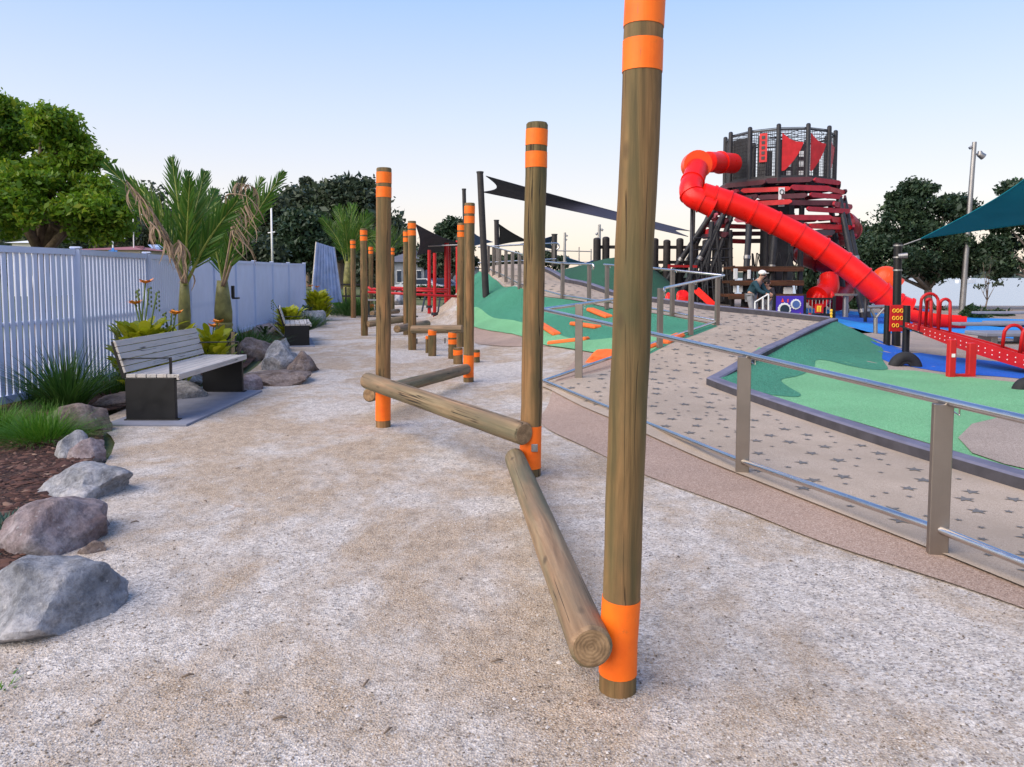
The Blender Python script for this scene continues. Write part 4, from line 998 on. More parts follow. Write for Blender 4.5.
m = MB(); m.tube([W(598, 249, 27.8), W(614, 246, 27.8), W(640, 249, 27.8)], .02, 5); m.build('rope', 'galv', pal)
# ship-like timber bridge near it: leaning poles + ropes
cl = thing('jungle_gym', 'dark climbing frame of leaning poles and ropes beside the tower', 'climbing frame', W(715, 310, 25.8)); cl.location.z = .1
for px0, px1, py0, py1 in ((690, 722, 300, 218), (700, 733, 300, 212), (704, 712, 304, 222), (722, 716, 302, 226), (731, 730, 304, 230)):
    m = MB(); m.cyl(W(px0, py0, 25.9), W(px1, py1, 25.9), .085, n=8); m.build('leaning_pole', 'tower_dark', cl, True, 40)
for py in (238, 250, 259, 268, 276, 288):
    m = MB(); m.cyl(W(694, py, 25.85), W(733, py - 1.5, 25.85), .025, n=6); m.build('crossbar', 'tower_dark', cl)
for i in range(7):
    m = MB(); m.tube([W(696 + i * 5, 262, 25.8), W(698 + i * 5.2, 300, 25.3)], .018, 5); m.build('rope', 'tower_dark', cl)
m = MB(); m.beam(W(669, 266, 25.2), W(697, 266.5, 25.2), .06, .08); o = m.build('red_bar', 'red_paint', cl)
m = MB(); m.beam(W(669, 264.5, 25.2), W(669, 269, 25.2), .08, .08, (1, 0, 0)); m.build('bar_end', 'red_paint', o)
# slim lattice screen under the ramp rail (dark hoarding)
sc_w = thing('hoarding', 'low dark boarded wall under the palisade behind the ramp kerb', 'wall', W(690, 300, 28.2)); sc_w.location.z = .1
for k in range(9):
    a = W(612 + k * 14, 300, 28.2); m = MB(); m.box((a.x, 28.2, .85), (.50, .05, 1.35), bev=.005); m.build('board', 'tower_dark', sc_w)
# red rubber boulders behind the kerb
def redlump(x0, x1, yt, yb, d, label, seed):
    a = W((x0 + x1) / 2, yb, d); w = (x1 - x0) * d / FPX / 2; h = W(0, yt, d).z - a.z
    o = rock((a.x, d, a.z), (w, w * .6, h), label, 'red_plastic', seed, 0, group='red moulded play mounds', name='play_mound'); o['category'] = 'play mound'; return o
redlump(664, 672, 291, 300, 21.5, 'tiny red play mound peeping above the kerb left of the red mounds', 61)
redlump(675, 692, 289, 303, 21.5, 'pointed red play mound above the kerb left of the red slide ramp', 62)
t = thing('toddler_slide', 'small red sloping slide above the kerb between the palisade and tiers', 'slide', W(705, 305, 21.3)); t.location.z = .1
m = MB(); m.beam(W(697, 290.5, 21.5), W(714, 306, 21.2), .5, .06); m.build('chute', 'red_plastic', t)
for s_ in (-.25, .25): m = MB(); m.beam(W(697, 289.5, 21.5 + s_), W(714, 305, 21.2 + s_), .04, .16); m.build('side_wall', 'red_plastic', t)
m = MB(); p = W(698, 292, 21.5); m.cyl((p.x, p.y, 0), p, .04, n=8); m.build('post', 'tower_dark', t)
# ---------------------------------------------------------------- play panels
def panel(name, label, x0, x1, y0, y1, d, mat, frame, posts=True):
    a = W(x0, y0, d); b = W(x1, y1, d); cx, cz = (a.x + b.x) / 2, (a.z + b.z) / 2; w, h = b.x - a.x, a.z - b.z
    t = thing(name, label, 'play panel', (cx, d, .1)); m = MB()
    if mat: m.box((cx, d, cz), (w, .03, h), bev=.006); m.build('board', mat, t)
    if posts:
        for x in (a.x - .04, b.x + .04): m = MB(); m.box((x, d + .02, (a.z + .05 + .05) / 2 + .0), (.07, .08, a.z), bev=.006); m.build('post', frame, t)
    return t, cx, cz, w, h
t, cx, cz, w, h = panel('activity_station', 'purple play panel with two white cog wheels and orange lettering, right of the two people', 776, 803, 296, 319.5, 21.0, 'purple_panel', 'black_metal')
for dx, dz, rr in ((-.155, -.04, .19), (.16, .10, .15)):
    m = MB(); n = 14; P = []
    for i in range(n * 2): a = math.pi * i / n; q = rr * (1 if i % 2 else .9); P.append((cx + dx + math.cos(a) * q, 20.975, cz + dz + math.sin(a) * q))
    m.prism([Vector(p) for p in P], 0, (0, -1, 0), .02); o = m.build('cog_wheel', 'white_paint', t)
    m = MB(); m.cyl((cx + dx, 20.95, cz + dz), (cx + dx, 20.935, cz + dz), rr * .68, n=20); m.build('cog_centre', 'glass_dark' if dx < 0 else 'sail_blue', o)
rq = random.Random(2)
m = MB()
for i in range(6):       # illegible orange lettering
    x = cx + .02 + i * .055; m.box((x, 20.975, cz - .21 + .01 * (i % 2)), (.032, .015, .075 + .02 * (i % 3)), bev=.004); m.box((x + .018, 20.974, cz - .19), (.02, .013, .02))
m.build('lettering', 'orange_plastic', t)
m = MB(); m.prism([v3(cx - .25, 20.97, cz + .16), v3(cx - .17, 20.97, cz + .16), v3(cx - .21, 20.97, cz + .27)], 0, (0, -1, 0), .012); m.box((cx - .06, 20.97, cz + .2), (.03, .012, .09)); m.build('symbol', 'orange_plastic', t)
t, cx, cz, w, h = panel('activity_station', 'black framed play panel with a yellow and red block and white squiggles', 806, 832.5, 298, 321, 21.1, None, 'black_metal')
m = MB(); m.box((cx, 21.1, cz + h / 2 - .02), (w, .05, .05)); m.box((cx, 21.1, cz - h / 2 + .10), (w, .04, .22)); m.build('frame_rail', 'black_metal', t)
for i in range(7): m = MB(); x = cx - w / 2 + w * (i + .8) / 7.6; m.cyl((x, 21.1, cz - h / 2 + .2), (x, 21.1, cz + h / 2 - .04), .012, n=6); m.build('bar', 'galv', t)
m = MB(); m.box((cx - .02, 21.06, cz + .03), (.24, .04, .26), bev=.01); o = m.build('red_block', 'red_paint', t)
m = MB(); m.box((cx - .07, 21.035, cz + .02), (.05, .012, .16)); m.box((cx + .0, 21.035, cz + .02), (.045, .012, .16)); m.box((cx - .03, 21.035, cz + .09), (.12, .013, .04)); m.build('yellow_mark', 'yellow_paint', o)
m = MB(); m.tube([(cx - .16 + i * .04, 21.07, cz - .21 + .02 * math.sin(i * 2.1)) for i in range(9)], .009, 5); m.build('white_squiggle', 'white_paint', t)
m = MB(); m.ball((cx - w / 2 + .1, 21.06, cz - .18), (.06, .03, .09)); m.build('red_knob', 'red_paint', t)
for i in range(3): m = MB(); m.ball((cx + w / 2 - .06, 21.05, cz - .20 + i * .085), (.04, .03, .045)); m.build('yellow_bead', 'yellow_paint', t)
t, cx, cz, w, h = panel('activity_station', 'red play panel with yellow rings between two black posts left of the seesaw', 890, 904, 305, 331.5, 14.75, 'red_paint', 'black_metal', False)
for x, yb in ((886.5, 350), (905.5, 353)):
    b = G(x, yb, .1); tp = W(x + 1.5, 305.5, b.y); m = MB(); m.cyl((b.x, b.y, .05), tp, .065, n=10); m.build('post', 'black_metal', t, True, 40)
for i in range(3):
    for j in range(3):
        if i == 2 and j == 2: continue
        x = cx + (j - 1) * .075; z = cz + .15 - i * .145; m = MB(); m.tube([(x + math.cos(a) * .026, 14.725, z + math.sin(a) * .035) for a in [2 * math.pi * q / 10 for q in range(11)]], .009, 5); m.build('yellow_ring', 'yellow_paint', t)
# mast with light and teal sail
mb_ = G(896, 347, .1)
t = thing('sail_mast', 'thick black mast holding the low corner of the teal shade sail', 'mast', mb_)
mt = W(898, 243, mb_.y)
m = MB(); m.cyl((mb_.x, mb_.y, .05), mt, .085, .08, 14); m.build('pole', 'black_metal', t, True, 40)
for f in (.74, .97, .86): p = v3(mb_.x, mb_.y, .05).lerp(mt, f); m = MB(); m.cyl(p, p + v3(0, 0, .03), .092, n=14); m.build('steel_band', 'galv', t)
m = MB(); p = W(903, 256, mb_.y - .1); m.cyl(p + v3(-.1, 0, 0), p + v3(.06, -.05, .01), .05, .06, 10); m.build('spot_light', 'galv', t, True, 40)
m = MB(); m.tube([W(901, 246, mb_.y), W(922, 238.5, mb_.y - .3)], .012, 6); m.build('stay_cable', 'galv', t)
# teal sail: four cornered hypar seen from below
def sail(name, label, corners, mat, sagk=.1, n=14, pull=.12, cat='shade sail', group=None):
    A, B, C_, D = [Vector(c) for c in corners] if len(corners) == 4 else (*[Vector(c) for c in corners], None)
    ctr = (A + B + C_ + (D if D else A)) / 4 if D else (A + B + C_) / 3
    V = []; F = []
    for i in range(n + 1):
        for j in range(n + 1):
            u, v = i / n, j / n
            if D: p = A * (1 - u) * (1 - v) + B * u * (1 - v) + C_ * u * v + D * (1 - u) * v
            else: p = A * (1 - u) + (B * (1 - v) + C_ * v) * u
            # catenary edges pull towards the centre
            e = 0
            if D: e = (4 * u * (1 - u)) * (2 * v - 1) ** 2 + (4 * v * (1 - v)) * (2 * u - 1) ** 2
            else: e = 4 * v * (1 - v) * u * u + 4 * u * (1 - u) * (2 * v - 1) ** 2
            p = p + (ctr - p) * pull * e * 1.3
            V.append(p)
    me_th = .006; N = len(V); V2 = [p + v3(0, 0, me_th) for p in V]
    for i in range(n):
        for j in range(n):
            a = i * (n + 1) + j; q = (a, a + 1, a + n + 2, a + n + 1); F.append(q); F.append(tuple(x + N for x in q[::-1]))
    m = MB(); m.add(V + V2, F); t = thing(name, label, cat, A, group); m.build('canopy', mat, t, True)
    m = MB()
    m.tube(V[:n + 1] if D else [V[i * (n + 1)] for i in range(n + 1)], .012, 5)
    m.tube([V[i * (n + 1)] for i in range(n + 1)], .012, 5); m.tube([V[i * (n + 1) + n] for i in range(n + 1)], .012, 5); m.tube(V[-(n + 1):], .012, 5)
    m.build('edge_webbing', mat, t)
    return t
sail('shade_sail', 'big teal shade sail rising out of the frame at the right', [W(921, 238.5, mb_.y - .3), W(1110, 98, 10.5), W(1280, 200, 9.5), W(1160, 216, 14)], 'sail_teal', pull=.16)
# dark masts and dark sails
def mast(px0, py0, px1, py1, d, r, label):
    b = W(px0, py0, d); tp = W(px1, py1, d); t = thing('sail_mast', label, 'mast', b, 'dark masts for the shade sails'); m = MB(); m.cyl(b - v3(0, 0, .2), tp, r, r * .92, 12); m.build('pole', 'dark_post', t, True, 40)
    m = MB(); m.cyl(tp - v3(0, 0, .02), tp + v3(0, 0, .03), r * 1.05, n=12); m.build('cap', 'tower_dark', t); return t
mast(486, 291, 480, 172.5, 24.0, .11, 'nearest leaning dark mast on the green hill, holding the long dark sail')
mast(466.5, 300, 464, 189.5, 27, .075, 'thinner dark mast just left of the leaning mast')
mast(497.5, 270, 496.5, 220.5, 36, .125, 'dark mast at the left tip of the small dark sail')
mast(554, 262, 554.5, 234.5, 38, .15, 'dark mast at the right tip of the blue sail')
mast(692, 300, 694.5, 196, 27.0, .05, 'slim dark mast left of the tower where the long sail ends')
sail('shade_sail', 'long narrow dark shade sail stretching from the leaning mast to the tower', [W(486, 176, 24), W(690, 231, 26.5), W(688, 236.5, 23), W(482, 192, 27)], 'sail_dark', pull=.10)
sail('shade_sail', 'dark shade sail above the red climbing posts', [W(415.5, 224, 29), W(462, 244, 34), W(452, 252, 40), W(417, 255, 33)], 'sail_dark', pull=.12)
sail('shade_sail', 'small dark triangular shade sail right of the dark masts', [W(499, 224, 36), W(528, 241, 36.5), W(498, 245, 39)], 'sail_dark', pull=.10)
sail('shade_sail', 'blue shade sail between the middle post and a dark mast', [W(553, 236, 38), W(520, 244, 38), W(552, 249, 40)], 'sail_blue', pull=.10)
sail('shade_sail', 'small blue shade sail behind the two overlapping posts', [W(472, 233, 42), W(493, 242, 42), W(470, 247, 45)], 'sail_blue', pull=.08)
sail('shade_sail', 'low bright blue sail tip between the curled handrail and palisade', [W(567, 257.5, 34), W(592, 265, 34), W(566, 264, 36)], 'sail_sky', pull=.05)
sail('shade_sail', 'second low bright blue sail tip right of the first', [W(582, 264.5, 34.5), W(600, 257.5, 34.5), W(600, 264, 36)], 'sail_sky', pull=.05)
# ---------------------------------------------------------------- seesaw
sw = thing('seesaw', 'long curved red steel seesaw with hoop handles on a square red stand', 'seesaw', G(966, 376, .1))
DS = 11.6
def sp_(px, py, dd_=0): return W(px, py, DS + dd_)
ends = [(905, 325, 2.6), (930, 333, 1.6), (955, 341, .9), (985, 350, .2), (1024, 362, -.5), (1075, 377, -1.2), (1130, 388, -1.9)]
for off in (0, .42):
    c = bez([sp_(a, b, d + off * .9) + v3(off * .35, 0, 0) for a, b, d in ends], 5)
    V = []; F = []; hh = .085
    m = MB()
    for i, p in enumerate(c):
        f = i / (len(c) - 1); h2 = hh * (.55 + .75 * math.sin(math.pi * min(1, f + .02)))
        V += [p + v3(0, 0, h2), p + v3(0, 0, -h2), p + v3(.03, .03, h2), p + v3(.03, .03, -h2)]
    for i in range(len(c) - 1): a = i * 4; b = a + 4; F += [(a, a + 1, b + 1, b), (a + 2, b + 2, b + 3, a + 3), (a, b, b + 2, a + 2), (a + 1, a + 3, b + 3, b + 1)]
    F += [(0, 2, 3, 1), (len(c) * 4 - 4, len(c) * 4 - 3, len(c) * 4 - 1, len(c) * 4 - 2)]
    m.add(V, F); o = m.build('side_beam', 'red_paint', sw)
    m = MB()
    for i in range(1, len(c) - 1): 
        for dz in (.03, -.04): m.cyl(c[i] + v3(0, -.004, dz), c[i] + v3(-.002, -.01, dz), .010, n=6)
    m.build('rivet', 'white_paint', o)
m = MB(); c = bez([sp_(a, b, d + .2) + v3(.08, 0, -.02) for a, b, d in ends], 5)
for i in range(len(c) - 1): m.beam(c[i], c[i + 1], .36, .03)
m.build('seat_plank', 'rubber_black', sw)
def hoop(px0, px1, pyb, pyt, d, r=.028):
    a = W(px0, pyb, d); b = W(px1, pyb + 3, d - .05); zt = W(px0, pyt, d).z; w = b.x - a.x; P = [a]
    zs = zt - w / 2
    P.append(v3(a.x + .02, a.y, zs))
    for i in range(1, 8): q = math.pi * i / 8; P.append(v3(a.x + w / 2 - math.cos(q) * w / 2, (a.y + b.y) / 2, zs + math.sin(q) * w / 2))
    P += [v3(b.x - .02, b.y, zs), b]
    m = MB(); m.tube(P, r, 8); return m
for a in ((919, 938, 330, 293.5, 13.6), (925, 931, 331, 299, 13.9), (938, 950, 334, 299, 13.3), (1002, 1024, 350, 325, 11.9), (1020, 1052, 353, 323, 11.5)): hoop(*a).build('handle_hoop', 'red_paint', sw, True)
m = MB(); p0 = G(947, 377, .1); p1 = G(983, 378, .1)
m.box((p0.x + .05, p0.y, .36), (.10, .10, .58), bev=.012); m.build('stand_leg', 'red_paint', sw)
m = MB(); m.box((p1.x - .06, p1.y + .2, .33), (.11, .10, .52), bev=.012); m.build('stand_leg', 'red_paint', sw)
m = MB(); m.beam((p0.x + .09, p0.y + .02, .11), (p1.x - .10, p1.y + .18, .11), .08, .06, bev=.01); m.build('stand_base', 'red_paint', sw)
m = MB(); m.box((p0.x + .05, p0.y - .055, .42), (.05, .006, .05)); m.build('sticker', 'white_paint', sw)
for px, pyb, w_, lab in ((905, 367, 34, 'half buried black tyre on the left under the low black posts'), (1027, 390, 30, 'half buried black tyre at the right edge under the seesaw end')):
    p = G(px, pyb, .1); r_ = w_ * p.y / FPX / 2; t = thing('half_tyre', lab, 'tyre', p, 'half buried tyres under the seesaw')
    P = [(p.x + math.cos(a) * (r_ - .085), p.y, .06 + math.sin(a) * (r_ - .07)) for a in [math.pi * i / 16 for i in range(-1, 18)]]
    m = MB(); m.tube(P, .088, 12); m.build('tread', 'rubber_black', t, True, 50)
    m = MB(); m.tube([(a, b + .0, c) for a, b, c in [(p.x + math.cos(q) * (r_ - .16), p.y - .03, .06 + math.sin(q) * (r_ - .15)) for q in [math.pi * i / 12 for i in range(0, 13)]]], .03, 8); m.build('bead', 'rubber_black', t, True)
# Y shaped steel post, small stool, orange bin, picnic tables
b = G(875.5, 336, .1); t = thing('y_post', 'galvanised Y shaped post with a grey crossbar on the blue surface', 'play post', b)
m = MB(); f_ = W(875.5, 318, b.y); m.cyl(b, f_, .05, n=10); m.tube([f_, W(884, 308, b.y)], .035, 8); m.tube([f_, W(871, 309, b.y)], .035, 8); m.build('stem', 'galv', t, True, 40)
m = MB(); m.tube([W(868, 307, b.y), W(884, 306.5, b.y)], .045, 8); m.build('crossbar', 'galv', t)
b = G(845, 322, .1); t = thing('round_stool', 'small round steel table on a single leg near the slanting tower legs', 'stool', b)
m = MB(); m.cyl(b, b + v3(0, 0, .85), .09, n=10); m.build('leg', 'galv', t, True, 40); m = MB(); m.cyl(b + v3(0, 0, .85), b + v3(0, 0, .91), .34, n=18); m.build('seat', 'bark_pale', t, True, 40)
b = G(924, 327, .1); t = thing('waste_bin', 'orange bin with a blue band in front of the red slide exit', 'bin', b); tz = W(924, 311, b.y).z
m = MB(); m.box((b.x, b.y, (tz + .05) / 2), (.30, .30, tz), bev=.02); m.build('body', 'orange_plastic', t); m = MB(); m.box((b.x, b.y, tz + .02), (.33, .33, .07), bev=.01); m.build('lid', 'sail_blue', t)
def table(x0, x1, yt, yb, lab, d):
    a = W(x0, yt, d); b = W(x1, yt, d); t = thing('picnic_table', lab, 'picnic table', ((a.x + b.x) / 2, d, .1), 'grey slab picnic tables')
    m = MB(); m.box(((a.x + b.x) / 2, d, a.z), (b.x - a.x, .8, .09), bev=.02); m.build('table_top', 'concrete_pad', t)
    for f in (.22, .78): m = MB(); m.box((a.x + (b.x - a.x) * f, d + .05, (a.z) / 2 + .03), (.14, .5, a.z - .12), bev=.01); m.build('leg', 'galv', t)
    m = MB(); m.box(((a.x + b.x) / 2, d + .75, .47), (b.x - a.x, .35, .07), bev=.015); m.build('bench_seat', 'concrete_pad', t)
table(975, 1040, 333.5, 342, 'nearer grey slab picnic table at the right edge beyond the seesaw', 16.5)
table(990, 1060, 323, 330, 'farther pale picnic table by the shoreline shrubs at the right edge', 22)
# ---------------------------------------------------------------- orange balance steps inside the switchback
def step(pts, d0, d1, lab, h=.16, w=.28):
    a = W(pts[0], pts[1], d0); b = W(pts[2], pts[3], d1); t = thing('balance_step', lab, 'play step', a, 'orange rubber steps on the green slope')
    m = MB(); m.beam(a, b, w, h * 2, bev=.03); m.build('block', 'orange_rubber', t, True, 35); return t
def hz(px, py, h=.0):     # point on the mound seen at a pixel
    r = ray(px, py); best = None
    for i in range(600):
        d = 8 + i * .03; t = d / r.y; x = r.x * t; z = CAMZ + r.z * t
        if z <= HL(x, d) + .013: return x, d
    return r.x * 20 / r.y, 20
def ostep(x0, y0, x1, y1, lab, w=.2, h=.09):
    a = hz(x0, y0); b = hz(x1, y1); A = v3(a[0], a[1], HL(*a) + h / 2); B = v3(b[0], b[1], HL(*b) + h / 2)
    t = thing('balance_step', lab, 'play step', A, 'orange rubber steps on the green slope'); m = MB(); m.beam(A, B, w, h, bev=.03); m.build('block', 'orange_rubber', t, True, 35)
ostep(549, 345, 588, 340.5, 'long orange step lying nearest the front on the pink rubber')
ostep(573, 325, 598, 329, 'short orange step in the middle of the green slope')
ostep(590, 311, 609, 318.5, 'orange step highest on the slope beside the middle post')
ostep(541, 326, 557, 336, 'orange step just right of the second tall post')
ostep(640, 352, 654, 347, 'orange step just right of the nearest tall post')
ostep(664, 345, 680, 337, 'dull orange step between the two right handrail posts')
a = hz(606, 361); o = rock((a[0] + .05, a[1] + .25, HL(*a)), (.42, .28, .2), 'round orange rubber mound behind the lower handrail', 'orange_rubber', 77, 0, name='rubber_mound'); o['category'] = 'play mound'; del o['group']
# ---------------------------------------------------------------- red climbing posts and bars, far centre
rp = thing('climbing_posts', 'group frame of red climbing posts and red bars behind the orange banded posts', 'climbing frame', G(440, 318))
for px, pyt, pyb, w_ in ((429.3, 250, 314, 3.6), (434.7, 253, 322, 3.6), (446.5, 243, 312, 4.6), (449.5, 242, 310, 3), (457.2, 240.5, 303, 3)):
    b = G(px, pyb); tp = W(px, pyt, b.y); m = MB(); m.cyl(b, tp, w_ * b.y / FPX / 2, n=10); o = m.build('red_post', 'red_paint', rp, True, 40)
    m = MB(); q = v3(b.x, b.y, .05).lerp(tp, .10); m.cyl(q - v3(0, 0, .05), q + v3(0, 0, .05), w_ * b.y / FPX / 2 + .06, n=10); m.build('collar', 'tower_dark', o)
for (x0, y0, x1, y1, d) in ((368, 292, 458, 296.5, 24), (390, 287.5, 448, 289.5, 29), (372, 289, 402, 289.6, 27), (402, 290, 447, 292, 26.5), (368, 287, 376, 293, 26)):
    m = MB(); m.cyl(W(x0, y0, d), W(x1, y1, d), .042, n=8); m.build('red_bar', 'red_paint', rp, True)
m = MB(); m.tube([W(422, 311, 24), W(425, 297, 25)], .03, 6); m.tube([W(438, 312, 25), W(440, 298, 26)], .03, 6); m.build('strut', 'tower_dark', rp)
m = MB(); m.tube([W(428, 246, 32), W(458, 245, 32)], .03, 6); m.build('upper_bar', 'galv', rp)
# net of ropes by far posts + small steel frames
t = thing('steel_step_frame', 'thin grey metal step frame between the far posts and logs', 'step frame', G(380, 316))
m = MB(); m.box(W(373.5, 300, 27), (.7, .4, .05)); m.build('plate', 'galv', t)
for px in (369, 379): m = MB(); b = G(px, 318); m.cyl(W(px, 316, 27) , W(px, 300, 27), .03, n=6); m.build('leg', 'tower_dark', t)
m = MB(); m.tube([W(368, 316, 24), W(418, 316.5, 24)], .03, 6); m.build('low_bar', 'tower_dark', t)
# dark boarded low rail with blue rail (between stumps) 
t = thing('net_swing', 'thin blue grey bar frame low behind the stumps', 'play frame', G(436, 342))
m = MB(); m.tube([W(416, 340, 19), W(446, 338.5, 19)], .015, 6); m.tube([W(418, 337, 20), W(445, 340.5, 20)], .012, 6); m.build('bar', 'sail_blue', t)
for px, yy in ((417, 341.5), (445, 341)): m = MB(); m.cyl(G(px, yy + 2.5), W(px, yy - 3, G(px, yy + 2.5).y), .015, n=6); m.build('peg', 'tower_dark', t)
# black rail fence by far palm
t = thing('black_rail_fence', 'low black rail fence in front of the far palm', 'fence', G(345, 306))
for px in (330, 346, 361, 376, 388): b = W(px, 306, 32); m = MB(); m.box((b.x, 32, .55), (.06, .06, 1.15)); m.build('post', 'black_metal', t)
for py in (284.5, 296): m = MB(); m.beam(W(329, py, 32), W(389, py + .3, 32), .05, .07); m.build('rail', 'black_metal', t)
# ---------------------------------------------------------------- lamp poles
def lampole(px0, py0, px1, py1, d, r, lum, label):
    b = W(px0, py0, d); tp = W(px1, py1, d); t = thing('light_pole', label, 'light pole', b, 'galvanised light poles'); m = MB(); m.cyl(b, tp, r, r * .7, 12); m.build('pole', 'galv', t, True, 40)
    for dx, dy in lum:
        s = 1 if dx > 0 else -1; j = tp.lerp(b, dy / (py0 - py1)); sc = d / FPX; e = j + v3(dx * sc * .55, 0, .0)
        m = MB(); m.tube([j, e], r * .35, 8); o = m.build('lamp_arm', 'galv', t)
        m = MB(); m.tube([e + v3(0, 0, abs(dx) * sc * .28), e, e + v3(s * abs(dx) * sc * .35, 0, -abs(dx) * sc * .25)], [abs(dx) * sc * .16, abs(dx) * sc * .28, abs(dx) * sc * .30], 12); m.build('lamp_head', 'galv', o, True, 40)
    m = MB(); m.cyl(b, b + v3(0, 0, .04), r * 2, n=12); m.build('base_plate', 'galv', t)
    return t
lampole(961.5, 316, 974.5, 142, 33, .13, [(11, 12), (-5, 5)], 'tall grey light pole rising above the teal sail between the right trees')
lampole(564.5, 262, 565, 232.5, 60, .12, [(3, 3), (2.5, 7)], 'small far light pole right of the second tall post')
lampole(599, 262, 599.5, 224.5, 60, .16, [(4, 5), (-4, 9)], 'far light pole behind the palisade left of the nearest post')
t = thing('flag_pole', 'slim pale pole rising above the white fence before the dark wood', 'pole', W(272, 262, 45)); m = MB(); m.cyl(W(272.5, 270, 45), W(271.2, 208, 45), .07, .05, 8); m.build('pole', 'white_paint', t, True)
m = MB(); m.cyl(W(268, 233, 45), W(275, 232, 45), .04, n=6); m.build('crossarm', 'white_paint', t)
# ---------------------------------------------------------------- play ground extras: white walker gate
t = thing('steel_gate', 'pale steel frame gate the two people stand behind', 'gate', W(764, 315, 21.4)); t.location.z = .1
for px in (755, 763, 764.5 + 4): m = MB(); yt = 302 if px < 760 else (296.5 if px < 764 else 294); m.cyl(W(px, 317, 21.4), W(px, yt, 21.4), .025, n=6); m.build('gate_post', 'white_paint', t)
for a in ((755, 302, 768.5, 294), (755, 313, 768.5, 312)): m = MB(); m.cyl(W(a[0], a[1], 21.4), W(a[2], a[3], 21.4), .022, n=6); m.build('gate_rail', 'white_paint', t)
# ---------------------------------------------------------------- people
def skin_mesh(name, joints, edges, mat, parent=None, root=0, sub=2, loc=Vector((0, 0, 0))):
    me = bpy.data.meshes.new(name + '_cage'); me.from_pydata([tuple(Vector(j[0])) for j in joints], edges, [])
    o = bpy.data.objects.new(name + '_cage', me); COL.objects.link(o)
    md = o.modifiers.new('s', 'SKIN'); md.use_smooth_shade = True
    for i, j in enumerate(joints): r = j[1]; me.skin_vertices[0].data[i].radius = (r, r) if not isinstance(r, tuple) else r
    me.skin_vertices[0].data[root].use_root = True
    sm = o.modifiers.new('u', 'SUBSURF'); sm.levels = sub; sm.render_levels = sub
    dg = bpy.context.evaluated_depsgraph_get(); ev = o.evaluated_get(dg); nm = bpy.data.meshes.new_from_object(ev); bpy.data.objects.remove(o)
    nm.name = name; nm.materials.clear(); nm.materials.append(M[mat]); nm.polygons.foreach_set('use_smooth', [True] * len(nm.polygons))
    q = bpy.data.objects.new(name, nm); COL.objects.link(q)
    if parent: q.parent = parent
    return q
def person(loc, rz, J, label, mats, cap=None, hood=False):
    t = thing('person', label, 'person', loc); t.rotation_euler = (0, 0, rz)
    E = [('pel', 'sp'), ('sp', 'ch'), ('ch', 'nk'), ('nk', 'hd0'), ('hd0', 'hd1'), ('ch', 'sl'), ('sl', 'el'), ('el', 'wl'), ('ch', 'sr'), ('sr', 'er'), ('er', 'wr'), ('pel', 'hl'), ('hl', 'kl'), ('kl', 'al'), ('al', 'tl'), ('pel', 'hr'), ('hr', 'kr'), ('kr', 'ar'), ('ar', 'tr')]
    k = list(J.keys()); idx = {a: i for i, a in enumerate(k)}
    rad = dict(pel=.12, sp=.115, ch=.13, nk=.052, hd0=.08, hd1=.088, sl=.06, el=.042, wl=.03, sr=.06, er=.042, wr=.03, hl=.085, kl=.058, al=.042, tl=.035, hr=.085, kr=.058, ar=.042, tr=.035)
    js = [(J[a], rad[a]) for a in k]; ed = [(idx[a], idx[b]) for a, b in E]
    # hands: palm + fingers
    for s in ('wl', 'wr'):
        w = Vector(J[s]); e = Vector(J['el' if s == 'wl' else 'er']); d = (w - e).normalized(); base = len(js); js.append((w + d * .07, .026)); ed.append((idx[s], base)); sx = Vector((1, 0, 0)).cross(d).normalized() if abs(d.x) < .9 else Vector((0, 1, 0))
        for q in range(4):
            o_ = sx * (.013 * (q - 1.5)); js.append((w + d * (.10) + o_, .0085)); js.append((w + d * (.13 + .006 * (1.5 - abs(q - 1.5))) + o_ * 1.1 + Vector((0, 0, -.012)), .0075)); ed += [(base, len(js) - 2), (len(js) - 2, len(js) - 1)]
        js.append((w + d * .06 + sx * .035, .010)); js.append((w + d * .085 + sx * .045, .008)); ed += [(base, len(js) - 2), (len(js) - 2, len(js) - 1)]
    skin_mesh('body', js, ed, mats['skin'], t)
    def sub(names, edges, grow, mat, nm, rr=None):
        kk = [n_ for n_ in names]; ii = {a: i for i, a in enumerate(kk)}
        skin_mesh(nm, [(J[a], (rr or {}).get(a, rad[a] + grow)) for a in kk], [(ii[a], ii[b]) for a, b in edges], mat, t)
    J['wl_'] = tuple(Vector(J['wl']).lerp(Vector(J['el']), .12)); J['wr_'] = tuple(Vector(J['wr']).lerp(Vector(J['er']), .12)); rad['wl_'] = .036; rad['wr_'] = .036
    sub(['pel', 'sp', 'ch', 'sl', 'el', 'wl_', 'sr', 'er', 'wr_'], [('pel', 'sp'), ('sp', 'ch'), ('ch', 'sl'), ('sl', 'el'), ('el', 'wl_'), ('ch', 'sr'), ('sr', 'er'), ('er', 'wr_')], .022, mats['top'], 'jacket', dict(pel=.155, sp=.145))
    J['al_'] = tuple(Vector(J['al']).lerp(Vector(J['kl']), .1)); J['ar_'] = tuple(Vector(J['ar']).lerp(Vector(J['kr']), .1)); rad['al_'] = .05; rad['ar_'] = .05
    sub(['pel', 'hl', 'kl', 'al_', 'hr', 'kr', 'ar_'], [('pel', 'hl'), ('hl', 'kl'), ('kl', 'al_'), ('pel', 'hr'), ('hr', 'kr'), ('kr', 'ar_')], .016, mats['leg'], 'trousers')
    hc = (Vector(J['hd0']) + Vector(J['hd1'])) / 2 + Vector((0, 0, .02))
    for s in ('l', 'r'):
        a = Vector(J['a' + s]); b = Vector(J['t' + s]); m = MB(); m.tube([a + v3(0, .02, -.03), (a + b) / 2 + v3(0, 0, -.02), b], [.05, .05, .035], 10); q = m.build('shoe', 'rubber_black', None, True); q.parent = t
